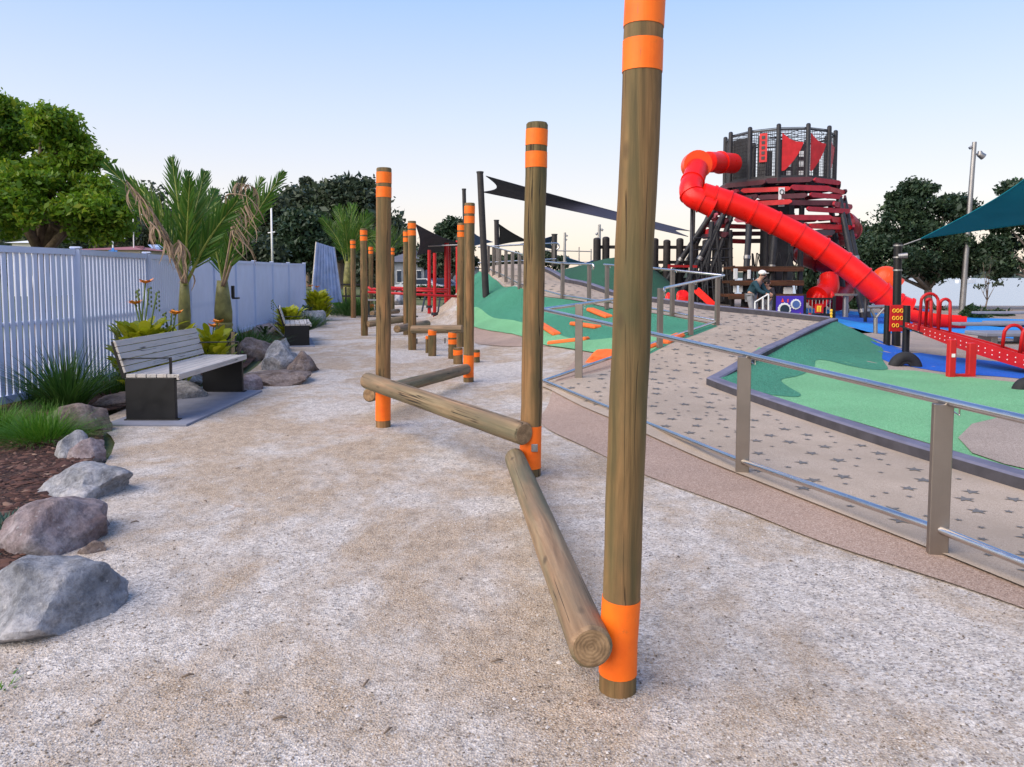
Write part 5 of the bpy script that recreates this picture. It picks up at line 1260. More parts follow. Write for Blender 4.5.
    m = MB(); m.ball(hc + v3(0, .012, .03), (.093, .105, .10), 16, 10)
    q = m.build('hair', 'hair', None, True); q.parent = t
    # face
    m = MB(); m.tube([hc + v3(0, -.09, .015), hc + v3(0, -.115, -.02)], [.010, .016], 8)
    q = m.build('nose', mats['skin'], None, True); q.parent = t
    for s in (-1, 1):
        m = MB(); m.ball(hc + v3(s * .034, -.088, .015), (.012, .008, .008), 8, 6); q = m.build('eye', 'hair', None, True); q.parent = t
        m = MB(); m.ball(hc + v3(s * .093, .01, -.005), (.014, .022, .032), 8, 6); q = m.build('ear', mats['skin'], None, True); q.parent = t
    m = MB(); m.ball(hc + v3(0, -.085, -.052), (.026, .012, .007), 8, 5); q = m.build('mouth', 'board_pink', None, True); q.parent = t
    if cap:
        m = MB(); m.ball(hc + v3(0, .005, .055), (.105, .115, .085), 16, 10); q = m.build('cap', cap, None, True); q.parent = t
        m = MB(); m.ball(hc + v3(0, -.13, .045), (.07, .07, .012), 12, 6); q2 = m.build('cap_peak', cap, None, True); q2.parent = t
    return t
ADULT = dict(pel=(0, .16, .90), sp=(0, .10, 1.06), ch=(0, -.04, 1.26), nk=(0, -.13, 1.38), hd0=(0, -.18, 1.44), hd1=(0, -.20, 1.53), sl=(-.19, -.06, 1.28), el=(-.23, -.20, 1.04), wl=(-.15, -.40, .95), sr=(.19, -.06, 1.28), er=(.23, -.20, 1.04), wr=(.15, -.40, .95),
             hl=(-.09, .14, .86), kl=(-.10, .06, .48), al=(-.11, .14, .09), tl=(-.12, -.02, .04), hr=(.09, .14, .86), kr=(.10, .02, .48), ar=(.11, .10, .09), tr=(.12, -.06, .04))
p = W(755.5, 300, 21.9)
pp = person((p.x, 21.9, .11), R(50), dict(ADULT), 'person in a dark teal jacket, grey trousers and white cap leaning over the steel gate', dict(skin='skin', top='jacket_teal', leg='trouser_grey'), 'cap_white')
CH = {k_: (a * .84, b * .5, c * .84) for k_, (a, b, c) in ADULT.items()}
p = W(766.5, 300, 22.1)
pp2 = person((p.x, 22.1, .11), R(-20), CH, 'shorter dark haired person in dark top beside the one with the white cap', dict(skin='skin', top='shirt_dark', leg='trouser_grey'))
# ---------------------------------------------------------------- trees
nr = np.random.default_rng(5)
def leaf_cloud(blobs, per, size, flat=.0, elong=1.6, shell=.45):
    """blobs: (centre, radii); returns verts, quads of small leaf faces inside them"""
    C = []; 
    for (c, r) in blobs:
        n = per if not isinstance(per, float) else int(per * (r[0] * r[1] * r[2]) ** (2 / 3))
        d = nr.normal(size=(n, 3)); d /= np.linalg.norm(d, axis=1)[:, None]
        rad = (shell + (1 - shell) * nr.random(n)) * (1 + .14 * nr.normal(size=n))
        C.append(np.array(c) + d * rad[:, None] * np.array(r))
    C = np.concatenate(C); n = len(C)
    a = nr.normal(size=(n, 3)); a[:, 2] *= (1 - flat); a /= np.linalg.norm(a, axis=1)[:, None]
    b = np.cross(a, nr.normal(size=(n, 3))); b /= np.linalg.norm(b, axis=1)[:, None]
    s = size * np.exp(.3 * nr.normal(size=n))[:, None]
    u = a * s * elong; w = b * s
    V = np.stack([C - u, C + w * .8 + u * .1, C + u, C - w * .8 + u * .1], 1).reshape(-1, 3)
    F = np.arange(n * 4).reshape(-1, 4)
    return V, F
def sub_blobs(big, n, rs, seed=0, low=-.6, shell=.7):
    r = np.random.default_rng(seed); out = []
    c, R3 = np.array(big[0], float), np.array(big[1], float)
    while len(out) < n:
        d = r.normal(size=3); d /= np.linalg.norm(d)
        if d[2] < low: continue
        k = shell + (1 - shell) * r.random()
        q = rs * (.6 + .8 * r.random())
        out.append((tuple(c + d * k * R3), (q * 1.15, q * 1.15, q * .75)))
    return out
def tree(name, label, base, blobs, per, size, leaf, trunk_r, bark='bark', limbs=5, group=None, cat='tree', seed=1, fork=.35, core=True, shell=.45):
    t = thing(name, label, cat, base, group); base = Vector(base)
    V, F = leaf_cloud(blobs, int(per * (1.9 if size > .1 else 1)), size * (.68 if size > .1 else 1), shell=shell); arrmesh('crown', V, F, leaf, t)
    cx = sum(b[0][0] for b in blobs) / len(blobs); cy = sum(b[0][1] for b in blobs) / len(blobs); cz = sum(b[0][2] for b in blobs) / len(blobs)
    rr = random.Random(seed); zt = base.z + (cz - base.z) * .55
    f0 = base.lerp(v3(cx, cy, cz), fork)
    m = MB(); m.tube([base - v3(0, 0, .1), base + v3(0, 0, .1), base.lerp(f0, .5) + v3(rr.uniform(-.1, .1), 0, 0), f0], [trunk_r * 1.35, trunk_r * 1.1, trunk_r * .9, trunk_r * .8], 9, True, .05)
    ch = rr.sample(blobs, min(limbs, len(blobs)))
    for b in ch:
        e = Vector(b[0]); mid = f0.lerp(e, .5) + v3(rr.uniform(-.2, .2), rr.uniform(-.2, .2), rr.uniform(-.1, .3)) * (trunk_r * 3)
        m.tube([f0, mid, e], [trunk_r * .55, trunk_r * .35, trunk_r * .12], 7)
        if rr.random() < .8:
            b2 = rr.choice(blobs); m.tube([mid, Vector(b2[0])], [trunk_r * .3, trunk_r * .08], 6)
    m.build('trunk', bark, t, True)
    return t
def px_blobs(L, d0, dd=.0):     # [(px,py,rx_px,ry_px,(depth offset))]
    out = []
    for q in L:
        d = d0 + (q[4] if len(q) > 4 else 0); p = W(q[0], q[1], d); k = d / FPX
        out.append(((p.x, d, p.z), (q[2] * k, (q[2] + q[3]) / 2 * k, q[3] * k)))
    return out
def multi(L, n, rs, seed, low=-.9, shell=.55):
    out = []
    for i, b in enumerate(L): out += sub_blobs(b, n, rs, seed + i, low, shell)
    return out
# big left tree behind the fence
bl = px_blobs([(2, 110, 22, 16, 1), (-50, 130, 50, 40, 0), (22, 178, 40, 10, -.5), (48, 124, 22, 12, 0), (66, 142, 20, 14, .5), (10, 212, 38, 20, -1), (92, 212, 36, 16, -.5), (58, 190, 36, 14, .6), (40, 226, 50, 12, 1.5), (25, 140, 26, 12, 1.0), (-60, 220, 50, 30, 0), (104, 228, 22, 9, 0), (84, 160, 10, 7, .3), (50, 168, 22, 8, .2), (92, 188, 22, 11, .1), (0, 164, 20, 12, .4), (112, 202, 14, 10, 0)], 19)
tree('broadleaf_tree', 'big bright green broadleaf tree behind the fence at the left edge', (-12.5, 20, 0), multi(bl, 16, .34, 3) + bl, 185, .040, 'leaf_left', .22, 'bark', 16, fork=.5)
# right dark trees by the shore
br = px_blobs([(915, 205, 28, 20, 0), (900, 225, 34, 24, 0), (940, 225, 40, 26, .5), (895, 256, 34, 22, -.5), (930, 246, 40, 24, 0), (962, 258, 26, 20, .5), (880, 245, 22, 20, .8), (915, 192, 12, 10, 0), (950, 205, 14, 10, 0), (935, 268, 30, 12, .6), (962, 266, 16, 10, .5), (875, 270, 18, 14, .5)], 34)
tree('shore_tree', 'large dark bushy tree by the water behind the black mast', (19.3, 34.5, 0), multi(br, 14, .38, 20) + br + br + br, 330, .052, 'leaf_dark', .20, 'bark_pale', 14, fork=.30)
br = px_blobs([(1030, 215, 34, 26, 0), (1000, 262, 14, 18, 0), (1025, 250, 30, 30, .5), (1060, 240, 40, 50, 0), (994, 243, 7, 6, 0), (1018, 190, 12, 8, 0), (1003, 222, 10, 9, 0)], 33)
tree('shore_tree', 'dark tree cut off by the right edge under the teal sail', W(1075, 318, 33), multi(br, 11, .38, 40) + br + br, 260, .055, 'leaf_dark', .2, 'bark_pale', 9)
br = px_blobs([(842, 262, 26, 30, 0), (815, 280, 24, 18, 0), (860, 240, 18, 16, 0), (820, 300, 20, 12, 0), (845, 300, 20, 14, 0)], 37)
tree('shore_tree', 'dark leafy tree filling the gap under the red slide beside the tower legs', W(838, 318, 37), multi(br, 9, .5, 50), 220, .075, 'leaf_dark', .16, 'bark_pale', 6)
# sapling
t = tree('sapling', 'thin young sapling with sparse reddish leaves before the water at the right', W(987, 316, 31), px_blobs([(983, 262, 12, 8), (992, 256, 12, 8), (980, 286, 8, 3), (996, 284, 8, 3), (986, 272, 10, 8)], 31), 40, .045, 'leaf_hill', .035, 'bark', 5)
# shrub hedge along the shore
for i, (x0, x1, yt, yb, d, lab) in enumerate(((842, 868, 303, 316, 32, 'low dark shrub on the shore between the tower legs and the black mast'), (960, 990, 305, 326, 27, 'dark low shrub at the foot of the light pole'), (982, 1022, 311, 326, 28, 'green low shrub between the sapling and the right edge'), (1005, 1060, 313, 324, 31, 'low shrub at the right edge along the water'), (928, 950, 311, 320, 33, 'low shrub behind the end of the red slide'))):
    b = px_blobs([((x0 + x1) / 2, (yt + yb) / 2, (x1 - x0) / 2, (yb - yt) / 2)], d); g = W((x0 + x1) / 2, 320, d); g.z = 0
    t = thing('shore_shrub', lab, 'shrub', g, 'low shrubs along the shore'); V, F = leaf_cloud(multi(b, 16, .25, 70 + i, -1, .3), 90, .045); arrmesh('foliage', V, F, 'leaf_shrub', t)
    m = MB(); 
    for a in range(5): m.tube([g, g + v3(.4 * math.cos(a * 1.3), .2 * math.sin(a * 1.3), .35)], [.02, .01], 5)
    m.build('stem', 'bark', t)
# bushes and trees in the far middle
def far_tree(name, lab, L, d, rs, n, per, size, leaf, seed, tr=.3, bark='bark', group='far trees behind the playground'):
    b = px_blobs(L, d); x = sum(q[0] for q in L) / len(L); g = W(x, 285, d); g.z = 0
    return tree(name, lab, g, multi(b, n, rs, seed), per, size, leaf, tr, bark, 6, group, seed=seed)
far_tree('spreading_tree', 'wide dome shaped dark tree on the skyline left of the nearest left post', [(335, 208, 34, 20), (318, 200, 24, 12), (345, 196, 26, 12), (365, 222, 20, 26), (300, 215, 14, 12), (376, 235, 14, 20), (340, 230, 34, 20)], 105, 2.6, 12, 170, .36, 'leaf_darker', 91, .6)
t = far_tree('conifer', 'ragged narrow conifer tip poking above the skyline left of the dome shaped tree', [(306, 186, 4, 5), (308, 195, 5, 6), (307, 205, 6, 8), (310, 216, 7, 8)], 118, .9, 7, 90, .3, 'leaf_hill', 95, .35)
far_tree('round_tree', 'round dark green tree just above the fence left of the blue screen', [(305, 235, 22, 18), (296, 248, 20, 16), (318, 250, 18, 16), (303, 222, 14, 10), (286, 255, 12, 10)], 62, 1.05, 14, 190, .17, 'leaf_dark', 97, .35)
far_tree('round_tree', 'dark rounded tree on the skyline right of the second palm', [(262, 215, 18, 16), (280, 225, 16, 16), (245, 232, 18, 18), (270, 240, 20, 16)], 92, 1.8, 12, 150, .26, 'leaf_hill', 99, .4)
far_tree('shrubby_tree', 'dark tree above the fence directly behind the right palm', [(242, 250, 22, 12), (262, 254, 18, 10), (228, 240, 14, 16)], 56, 1.0, 12, 160, .17, 'leaf_darker', 101, .3)
far_tree('round_tree', 'small dark round tree on the skyline behind the dark sail', [(452, 228, 12, 9), (446, 234, 9, 7), (459, 235, 10, 8), (452, 242, 12, 8)], 75, .75, 10, 120, .16, 'leaf_dark', 103, .25)
far_tree('spreading_tree', 'yellow green tree crown between the red posts and the dark sail', [(440, 262, 14, 10), (452, 260, 12, 10), (462, 258, 12, 12), (428, 258, 8, 8)], 60, .6, 10, 110, .14, 'leaf_hill', 105, .2)
far_tree('spreading_tree', 'low dark tree under the left edge of the dark sail', [(420, 262, 12, 10), (410, 265, 10, 10), (432, 270, 10, 8)], 66, .7, 9, 110, .15, 'leaf_dark', 106, .2)
far_tree('spreading_tree', 'dark leafy tree just behind the nearest left post and the far posts', [(384, 250, 14, 24), (396, 262, 12, 18), (372, 262, 12, 18)], 70, .9, 11, 130, .17, 'leaf_darker', 108, .3)
far_tree('spreading_tree', 'dark scrub on the skyline between the curled handrail and the far mast', [(545, 258, 12, 5), (560, 262, 10, 5), (530, 260, 12, 6), (515, 262, 12, 7), (500, 262, 12, 8)], 62, .5, 9, 90, .13, 'leaf_darker', 110, .15)
far_tree('spreading_tree', 'dark tree seen through the palisade left of the tower', [(656, 278, 12, 12), (668, 284, 10, 10), (648, 288, 8, 10)], 31, .3, 9, 120, .06, 'leaf_dark', 111, .1)
far_tree('spreading_tree', 'dark shrubby tree above the fence left of the leftmost palm frond', [(165, 226, 24, 18), (150, 240, 22, 12), (185, 235, 18, 18)], 80, 1.4, 12, 130, .22, 'leaf_hill', 113, .35)
far_tree('spreading_tree', 'dark low tree beside the pink roofed house above the fence', [(112, 236, 14, 6), (122, 226, 16, 10), (60, 244, 16, 8), (72, 240, 14, 9)], 55, .8, 10, 110, .15, 'leaf_darker', 114, .25)
# wooded hill far behind: terrain + one mass of trees
m = MB(); V = []; F = []; nx = 60; ny = 10
def hillh(x): return 12.5 * math.exp(-((x + 60) / 45) ** 2) + 8 * math.exp(-((x + 130) / 60) ** 2) + 1.2 * noise.noise(Vector((x * .05, 0, 0)))
for j in range(ny + 1):
    for i in range(nx + 1):
        x = -230 + 225 * i / nx; f = j / ny; V.append((x, 118 + 60 * f, -.3 + hillh(x) * math.sin(math.pi * min(1, f * 1.0)) * min(1, max(0, (x * -1 - 6) / 20))))
for j in range(ny):
    for i in range(nx): a = j * (nx + 1) + i; F.append((a, a + 1, a + nx + 2, a + nx + 1))
m.add(V, F); o = m.build('hill', 'grass_ground', None, True); o['kind'] = 'structure'
bb = []
for i in range(330):
    x = -210 + 190 * nr.random(); f = nr.random() * .55; z = hillh(x) * math.sin(math.pi * f) * min(1, max(0, (-x - 6) / 20)); q = 1.6 + 1.8 * nr.random(); bb.append(((x, 118 + 60 * f, z + q * .6), (q * 1.3, q * 1.3, q)))
V, F = leaf_cloud(bb, 240, .28); o = arrmesh('wooded_hillside', V, F, 'leaf_hill'); tag(o, 'dark wooded hillside behind the white fence', None, None, 'stuff')
# far shore
m = MB()
pts = [(-900, 0)] ; V = []; F = []
prof = [(450, 8), (700, 14), (900, 22), (1100, 26), (1300, 20), (1500, 30), (1700, 34), (1900, 22), (2100, 26), (2500, 10)]
for i in range(81):
    x = 500 + 2400 * i / 80; h = 20 + 9 * noise.noise(Vector((x * .004, 1, 0))) + 5 * noise.noise(Vector((x * .02, 4, 0))); V += [(x, 2600, -3), (x, 2640, h), (x, 2900, h * 1.1), (x, 3000, -3)]
for i in range(80):
    for j in range(3): a = i * 4 + j; F.append((a, a + 4, a + 5, a + 1))
m.add(V, F); o = m.build('far_shore', 'far_land', None, True); o['kind'] = 'structure'
# boat moored off shore
bp = W(967, 273, 430); bp.z = -2.0
t = thing('boat', 'small white cabin boat moored in front of the far shore', 'boat', bp)
m = MB(); L_ = 5.0; V = []; F = []
for i in range(9):
    f = i / 8; w = 1.0 * (1 - f ** 3) + .02; x = bp.x - L_ / 2 + L_ * f; V += [(x, bp.y - w, -1.15 + .25 * f), (x, bp.y - w * .6, -2.15), (x, bp.y + w * .6, -2.15), (x, bp.y + w, -1.15 + .25 * f)]
for i in range(8):
    a = i * 4; F += [(a, a + 1, a + 5, a + 4), (a + 1, a + 2, a + 6, a + 5), (a + 2, a + 3, a + 7, a + 6), (a + 3, a, a + 4, a + 7)]
F += [(0, 3, 2, 1)]
m.add(V, F); m.build('hull', 'white_paint', t); m = MB(); m.box((bp.x - .2, bp.y, -.6), (2.0, 1.3, 1.1), bev=.12); o = m.build('cabin', 'white_paint', t)
m = MB(); m.box((bp.x - .2, bp.y - .66, -.45), (1.6, .03, .4)); m.build('window', 'glass_dark', o)
t.scale = (2.2, 2.2, 2.2)
# ---------------------------------------------------------------- palms
def frond(parent, pts, L, npairs, leafm, droop=.25, nrm=None, w=.03, dead=0, name='frond', seed=0, rr=(.028, .006), start=.20, up=1.25):
    r = random.Random(seed); c = bez([Vector(p) for p in pts], 8); k = len(c)
    m = MB(); m.tube(c, [rr[0] + (rr[1] - rr[0]) * i / (k - 1) for i in range(k)], 6)
    o = m.build(name, 'rachis' if not dead else 'dead_frond', parent, True)
    V = []; F = []
    nrm = Vector(nrm or (0, -1, 0)).normalized()
    npairs = int(npairs * 1.5)
    for i in range(npairs):
        f = start + (1 - start) * (i + .5) / npairs; q = f * (k - 1); j = min(int(q), k - 2); p = c[j].lerp(c[j + 1], q - j); tg = (c[j + 1] - c[j]).normalized(); s = tg.cross(nrm).normalized()
        env = math.sin(math.pi * min(1, (.18 + .82 * (f - start) / (1 - start)) ** .8)) ** .6 * (1 - .25 * f)
        for sg in (-1, 1):
            l = L * env * r.uniform(.85, 1.12)
            if dead and r.random() < .2: continue
            d = (tg * (up + r.uniform(-.25, .2)) + s * sg * (.66 - .2 * f + r.uniform(-.12, .12)) + nrm * r.uniform(-.35, .45)).normalized()
            if dead: d = (d * .35 + v3(r.uniform(-.35, .35), r.uniform(-.35, .35), -1.0)).normalized()
            ww = w * r.uniform(.8, 1.2); sd = d.cross(nrm + v3(r.uniform(-.5, .5), 0, r.uniform(-.5, .5))).normalized()
            b = len(V); K_ = 4
            for a in range(K_ + 1):
                g = a / K_; pp = p + d * (l * g) + v3(0, 0, -droop * l * g * g) + (v3(r.uniform(-.02, .02), r.uniform(-.02, .02), 0) if dead else v3(0, 0, 0)); hw = ww * (math.sin(math.pi * (.12 + .86 * g)) ** .7) * .5
                V += [pp - sd * hw, pp + sd * hw]
            for a in range(K_): F.append((b + a * 2, b + a * 2 + 1, b + a * 2 + 3, b + a * 2 + 2))
    arrmesh('leaflets', V, F, leafm, o)
    return o
def ctrl(px0, py0, px1, py1, d0, d1, bow=0, bowz=0):
    a = W(px0, py0, d0); b = W(px1, py1, d1); m = a.lerp(b, .5); s = (b - a).normalized().cross(v3(0, 1, 0)); m = m + s * bow + v3(0, 0, bowz); return [a, m, b]
def palm(label, pxb, pyb, pxt, pyt, d, rt, fr, seed, crown_px=None):
    b = W(pxb, pyb, d); b.z = .03; t_ = W(pxt, pyt, d); t = thing('palm_tree', label, 'palm tree', b, 'palms in the garden bed')
    cs = b.lerp(t_, .52)
    m = MB(); n = 14; m.tube([b.lerp(cs, i / n) for i in range(n + 1)], [rt * (.95 + .10 * (i % 2)) for i in range(n + 1)], 14); m.build('trunk', 'palm_trunk', t, True)
    m = MB(); m.tube([cs, cs.lerp(t_, .3), cs.lerp(t_, .7), t_ + v3(0, 0, .12)], [rt * .98, rt * 1.02, rt * .85, rt * .6], 14); m.build('crownshaft', 'crownshaft', t, True)
    for i, f in enumerate(fr):
        (x1, y1, dd, bow, L, npair, mat, dead) = f
        frond(t, ctrl(pxt + random.uniform(-2, 2), pyt + 2, x1, y1, d + random.uniform(-.05, .05), d + dd, bow), L, npair, mat, .03 if not dead else .3, (random.uniform(-.3, .3), -1, random.uniform(-.15, .15)) if dd < .8 and dd > -.8 else (.5, -1, .2), .024, dead, seed=seed + i)
    return t
G1, GD = 'leaf_palm', 'dead_frond'
palm('left palm with a green fan and torn brown fronds behind the near bench', 184.5, 384, 184.5, 283, 11.0, .088, [
    (172, 158, .1, -.02, .52, 38, G1, 0), (205, 172, .5, .05, .50, 34, G1, 0), (104, 162, -.5, -.16, .48, 30, G1, 0), (238, 200, -.4, .06, .50, 30, G1, 0), (190, 178, -.7, 0, .46, 28, G1, 0), (215, 190, 1.0, .05, .5, 28, G1, 0), (188, 172, .9, 0, .48, 28, G1, 0), (130, 178, .2, -.2, .42, 26, G1, 0)], 200)
palm('right palm with a thick green crownshaft and a drooping dead frond behind the near bench', 225, 362, 222.5, 287, 13.7, .155, [
    (284, 172, .0, .10, .55, 36, G1, 0), (262, 178, .5, .05, .55, 34, G1, 0), (196, 205, -.3, -.08, .55, 30, G1, 0), (235, 182, .8, 0, .55, 30, G1, 0), (250, 192, -.6, .06, .55, 30, G1, 0), (214, 190, .3, 0, .55, 30, G1, 0), (243, 178, .0, .02, .55, 28, 'leaf_hill', 0)], 240)
pt = [o for o in COL.objects if o.name.startswith('palm_tree')]
# dead hanging fronds as parts
def dead_frond(parent, pts, n, L, seed, w=.035, spread=.6, sideways=(0, 0, 0)):
    r = random.Random(seed); c = bez([Vector(p) for p in pts], 8); m = MB(); k = len(c); m.tube(c, [.022 + (.006 - .022) * i / (k - 1) for i in range(k)], 6); o = m.build('dead_frond', 'dead_frond', parent, True); V = []; F = []
    for i in range(n):
        f = .25 + .75 * r.random(); q = f * (k - 1); j = min(int(q), k - 2); p = c[j].lerp(c[j + 1], q - j); l = L * r.uniform(.45, 1.1); d = (v3(r.uniform(-spread, spread), r.uniform(-spread, spread), -1) + Vector(sideways)).normalized(); b = len(V); cu = v3(r.uniform(-.25, .25), r.uniform(-.2, .2), 0)
        sd = v3(r.uniform(-1, 1), r.uniform(-.4, .4), .1).normalized()
        for a in range(6):
            g = a / 5; pp = p + d * l * g + cu * (l * math.sin(g * 3.2)) - v3(0, 0, .35 * l * g * g) * .5; hw = w * .5 * math.sin(math.pi * (.15 + .8 * g)) * r.uniform(.7, 1.1); V += [pp - sd * hw, pp + sd * hw]
        for a in range(5): F.append((b + a * 2, b + a * 2 + 1, b + a * 2 + 3, b + a * 2 + 2))
    arrmesh('dry_leaflets', V, F, 'dead_frond', o)
dead_frond(pt[0], [W(183, 283, 10.9), W(160, 225, 10.6), W(138, 195, 10.4), W(126, 180, 10.3)], 46, .42, 5, .020, .30, (.45, 0, 0))
dead_frond(pt[0], [W(184, 283, 10.8), W(165, 240, 10.5), W(150, 222, 10.3), W(160, 232, 10.2)], 14, .28, 6, .035, .3)
dead_frond(pt[1], [W(222, 286, 13.4), W(232, 225, 13.0), W(226, 196, 12.8), W(248, 196, 12.7)], 30, .68, 7, .026, .35, (.75, 0, 0))
dead_frond(pt[1], [W(224, 286, 13.6), W(246, 215, 13.3), W(256, 190, 13.2), W(236, 183, 13.1)], 28, .30, 8, .035, .5)
dead_frond(pt[0], [W(186, 283, 10.7), W(184, 262, 10.5), W(182, 245, 10.45), W(178, 240, 10.4)], 26, .30, 9, .03, .5)
# upright spiky dead leaflets on the left frond
def spikes(parent, x0, y0, x1, y1, d, n, L, mat, seed, lean=.2):
    r = random.Random(seed); V = []; F = []
    for i in range(n):
        f = (i + .5) / n; p = W(x0 + (x1 - x0) * f, y0 + (y1 - y0) * f, d); l = L * r.uniform(.7, 1.1); dv = v3(-lean * r.uniform(.6, 1.4), r.uniform(-.2, .2), 1).normalized(); b = len(V)
        for a in range(4): g = a / 3; hw = .011 * (1 - g * .8); pp = p + dv * l * g; V += [pp - v3(hw, 0, 0), pp + v3(hw, 0, 0)]
        for a in range(3): F.append((b + a * 2, b + a * 2 + 1, b + a * 2 + 3, b + a * 2 + 2))
    arrmesh('upright_leaflets', V, F, mat, parent)
if 0: spikes(pt[0], 92, 168, 136, 192, 10.5, 18, .36, 'dead_frond', 4, .45)
palm('far palm with upright green fronds standing beside the blue corrugated screen', 347.5, 300, 348, 264, 33.5, .20, [
    (338, 208, .3, -.1, 1.2, 30, G1, 0), (352, 206, .3, 0, 1.2, 30, G1, 0), (368, 214, .3, .1, 1.2, 30, G1, 0), (322, 218, -.3, -.2, .9, 24, G1, 0), (380, 232, .2, .3, .9, 22, G1, 0), (345, 222, -.9, 0, .9, 22, G1, 0), (360, 224, -1.0, 0, .9, 22, G1, 0)], 300)
palm('farthest palm just left of the nearest left post', 385, 300, 385, 265, 36, .2, [
    (376, 232, .3, -.2, 1.1, 20, G1, 0), (390, 228, .3, 0, 1.1, 20, G1, 0), (403, 240, .3, .2, 1.0, 20, G1, 0), (368, 246, .3, -.3, 1.0, 18, G1, 0), (407, 228, .4, .2, 1.0, 18, 'leaf_dark', 0)], 320)
# palm ties and stakes
tt = thing('palm_stakes', 'timber stakes with a wide black tie holding the right palm', 'tree stakes', (W(225, 362, 13.6).x, 13.6, .03))
for px in (215, 219 + 14.5): b = W(px, 362, 13.45); b.z = 0; m = MB(); m.box((b.x, b.y, W(px, 333, 13.45).z / 2), (.05, .05, W(px, 331, 13.45).z)); m.build('stake', 'stake', tt)
c_ = W(225, 337, 13.6); m = MB(); m.cyl(c_ - v3(0, 0, .09), c_ + v3(0, 0, .09), .19, n=18); m.build('tie', 'tie_black', tt, True, 40)
# fence mounted bracket
c_ = W(233, 296, 13.9); t = thing('bird_feeder', 'small dark metal bracket on the right palm stem in front of the fence', 'bracket', c_)
m = MB(); m.box(c_ + v3(0, 0, .08), (.05, .05, .22)); m.box(c_ + v3(.05, 0, -.04), (.12, .08, .03)); m.build('bracket', 'dark_post', t)
# ---------------------------------------------------------------- grasses, cannas, shrubs
def blades(name, label, c, n, L, spread, leafm, cat, w=.012, seed=0, group=None, lean=.7, droop=.5, kind=None, loc_spread=.1):
    r = random.Random(seed); V = []; F = []; c = Vector(c)
    for i in range(n):
        a = r.uniform(0, 6.283); q = r.random() ** .7; l = L * r.uniform(.6, 1.12); d = v3(math.cos(a) * lean * q, math.sin(a) * lean * q, 1).normalized(); p = c + v3(math.cos(a), math.sin(a), 0) * (loc_spread * q) + v3(r.uniform(-1, 1), r.uniform(-1, 1), 0) * loc_spread * .4
        sd = v3(-math.sin(a + r.uniform(-.9, .9)), math.cos(a), 0).normalized(); b = len(V); hz_ = v3(math.cos(a), math.sin(a), 0)
        for k in range(6):
            g = k / 5; pp = p + d * l * g + (hz_ * .35 * q * spread - v3(0, 0, droop * q)) * (l * g * g * .8); hw = w * .5 * (1 - g ** 2 * .93) * (.6 + .5 * min(1, g * 4)); V += [pp - sd * hw, pp + sd * hw]
        for k in range(5): F.append((b + k * 2, b + k * 2 + 1, b + k * 2 + 3, b + k * 2 + 2))
    o = arrmesh(name, V, F, leafm); o.data.transform(Matrix.Translation(-c)); o.location = c
    return tag(o, label, cat, group, kind)
g0 = G(48, 420); g0.z = .02
blades('grass_clump', 'tall dark green arching grass clump against the fence at the left', g0 + v3(0, .35, 0), 420, .86, 1.2, 'leaf_grass', 'grass clump', .015, 1, 'ornamental grass clumps', .75, .35, None, .14)
blades('grass_clump', 'low bright green grass tuft at the left edge beside the split rocks', G(36, 447) + v3(0, .1, .02), 1300, .40, 1.5, 'leaf_bright', 'grass clump', .006, 2, 'ornamental grass clumps', 1.3, .55, None, .26)
blades('grass_clump', 'low bright grass tuft cut off by the left edge', G(-12, 440) + v3(0, .1, .02), 800, .42, 1.5, 'leaf_bright', 'grass clump', .006, 12, 'ornamental grass clumps', 1.2, .55, None, .25)
blades('grass_clump', 'green grass strip behind the near bench against the fence', G(100, 398) + v3(0, .3, .02), 500, .40, 1.2, 'leaf_grass', 'grass clump', .009, 3, 'ornamental grass clumps', .9, .4, None, .35)
blades('grass_clump', 'green grass tuft at the fence base left of the tall clump', G(8, 412) + v3(0, .5, .02), 400, .45, 1.2, 'leaf_grass', 'grass clump', .009, 4, 'ornamental grass clumps', .8, .4, None, .3)
blades('grass_clump', 'green grass tuft between the right palm and the rock pile', W(247, 350, 15.5) * 1 + v3(0, 0, 0), 700, .55, 1.2, 'leaf_grass', 'grass clump', .012, 5, 'ornamental grass clumps', .9, .4, None, .45).location.z = .03
blades('grass_clump', 'low green grass tuft behind the far bench', v3(W(300, 300, 23).x, 23, .03), 500, .6, 1.2, 'leaf_grass', 'grass clump', .016, 6, 'ornamental grass clumps', .9, .4, None, .6)
blades('grass_clump', 'dark green grass tuft in front of the black rail fence', v3(W(352, 300, 30).x, 30, .03), 900, .75, 1.1, 'leaf_grass', 'grass clump', .022, 7, 'ornamental grass clumps', .8, .4, None, .9)
blades('grass_clump', 'bright green grass tuft left of the black rail fence', v3(W(340, 300, 33).x, 33.5, .03), 900, .95, 1.1, 'leaf_bright', 'grass clump', .025, 17, 'ornamental grass clumps', .7, .3, None, .9)
blades('ground_cover', 'blue green low ground cover beside the rosy boulder', G(3, 540) + v3(0, 0, .02), 600, .12, 1.5, 'leaf_bluegreen', None, .014, 8, None, 1.4, .3, 'stuff', .26)
blades('weeds', 'tiny green weeds at the bottom left corner of the path', G(-6, 690) + v3(0, 0, .0), 30, .04, 1.2, 'leaf_bright', None, .008, 9, None, 1.2, .3, 'stuff', .08)
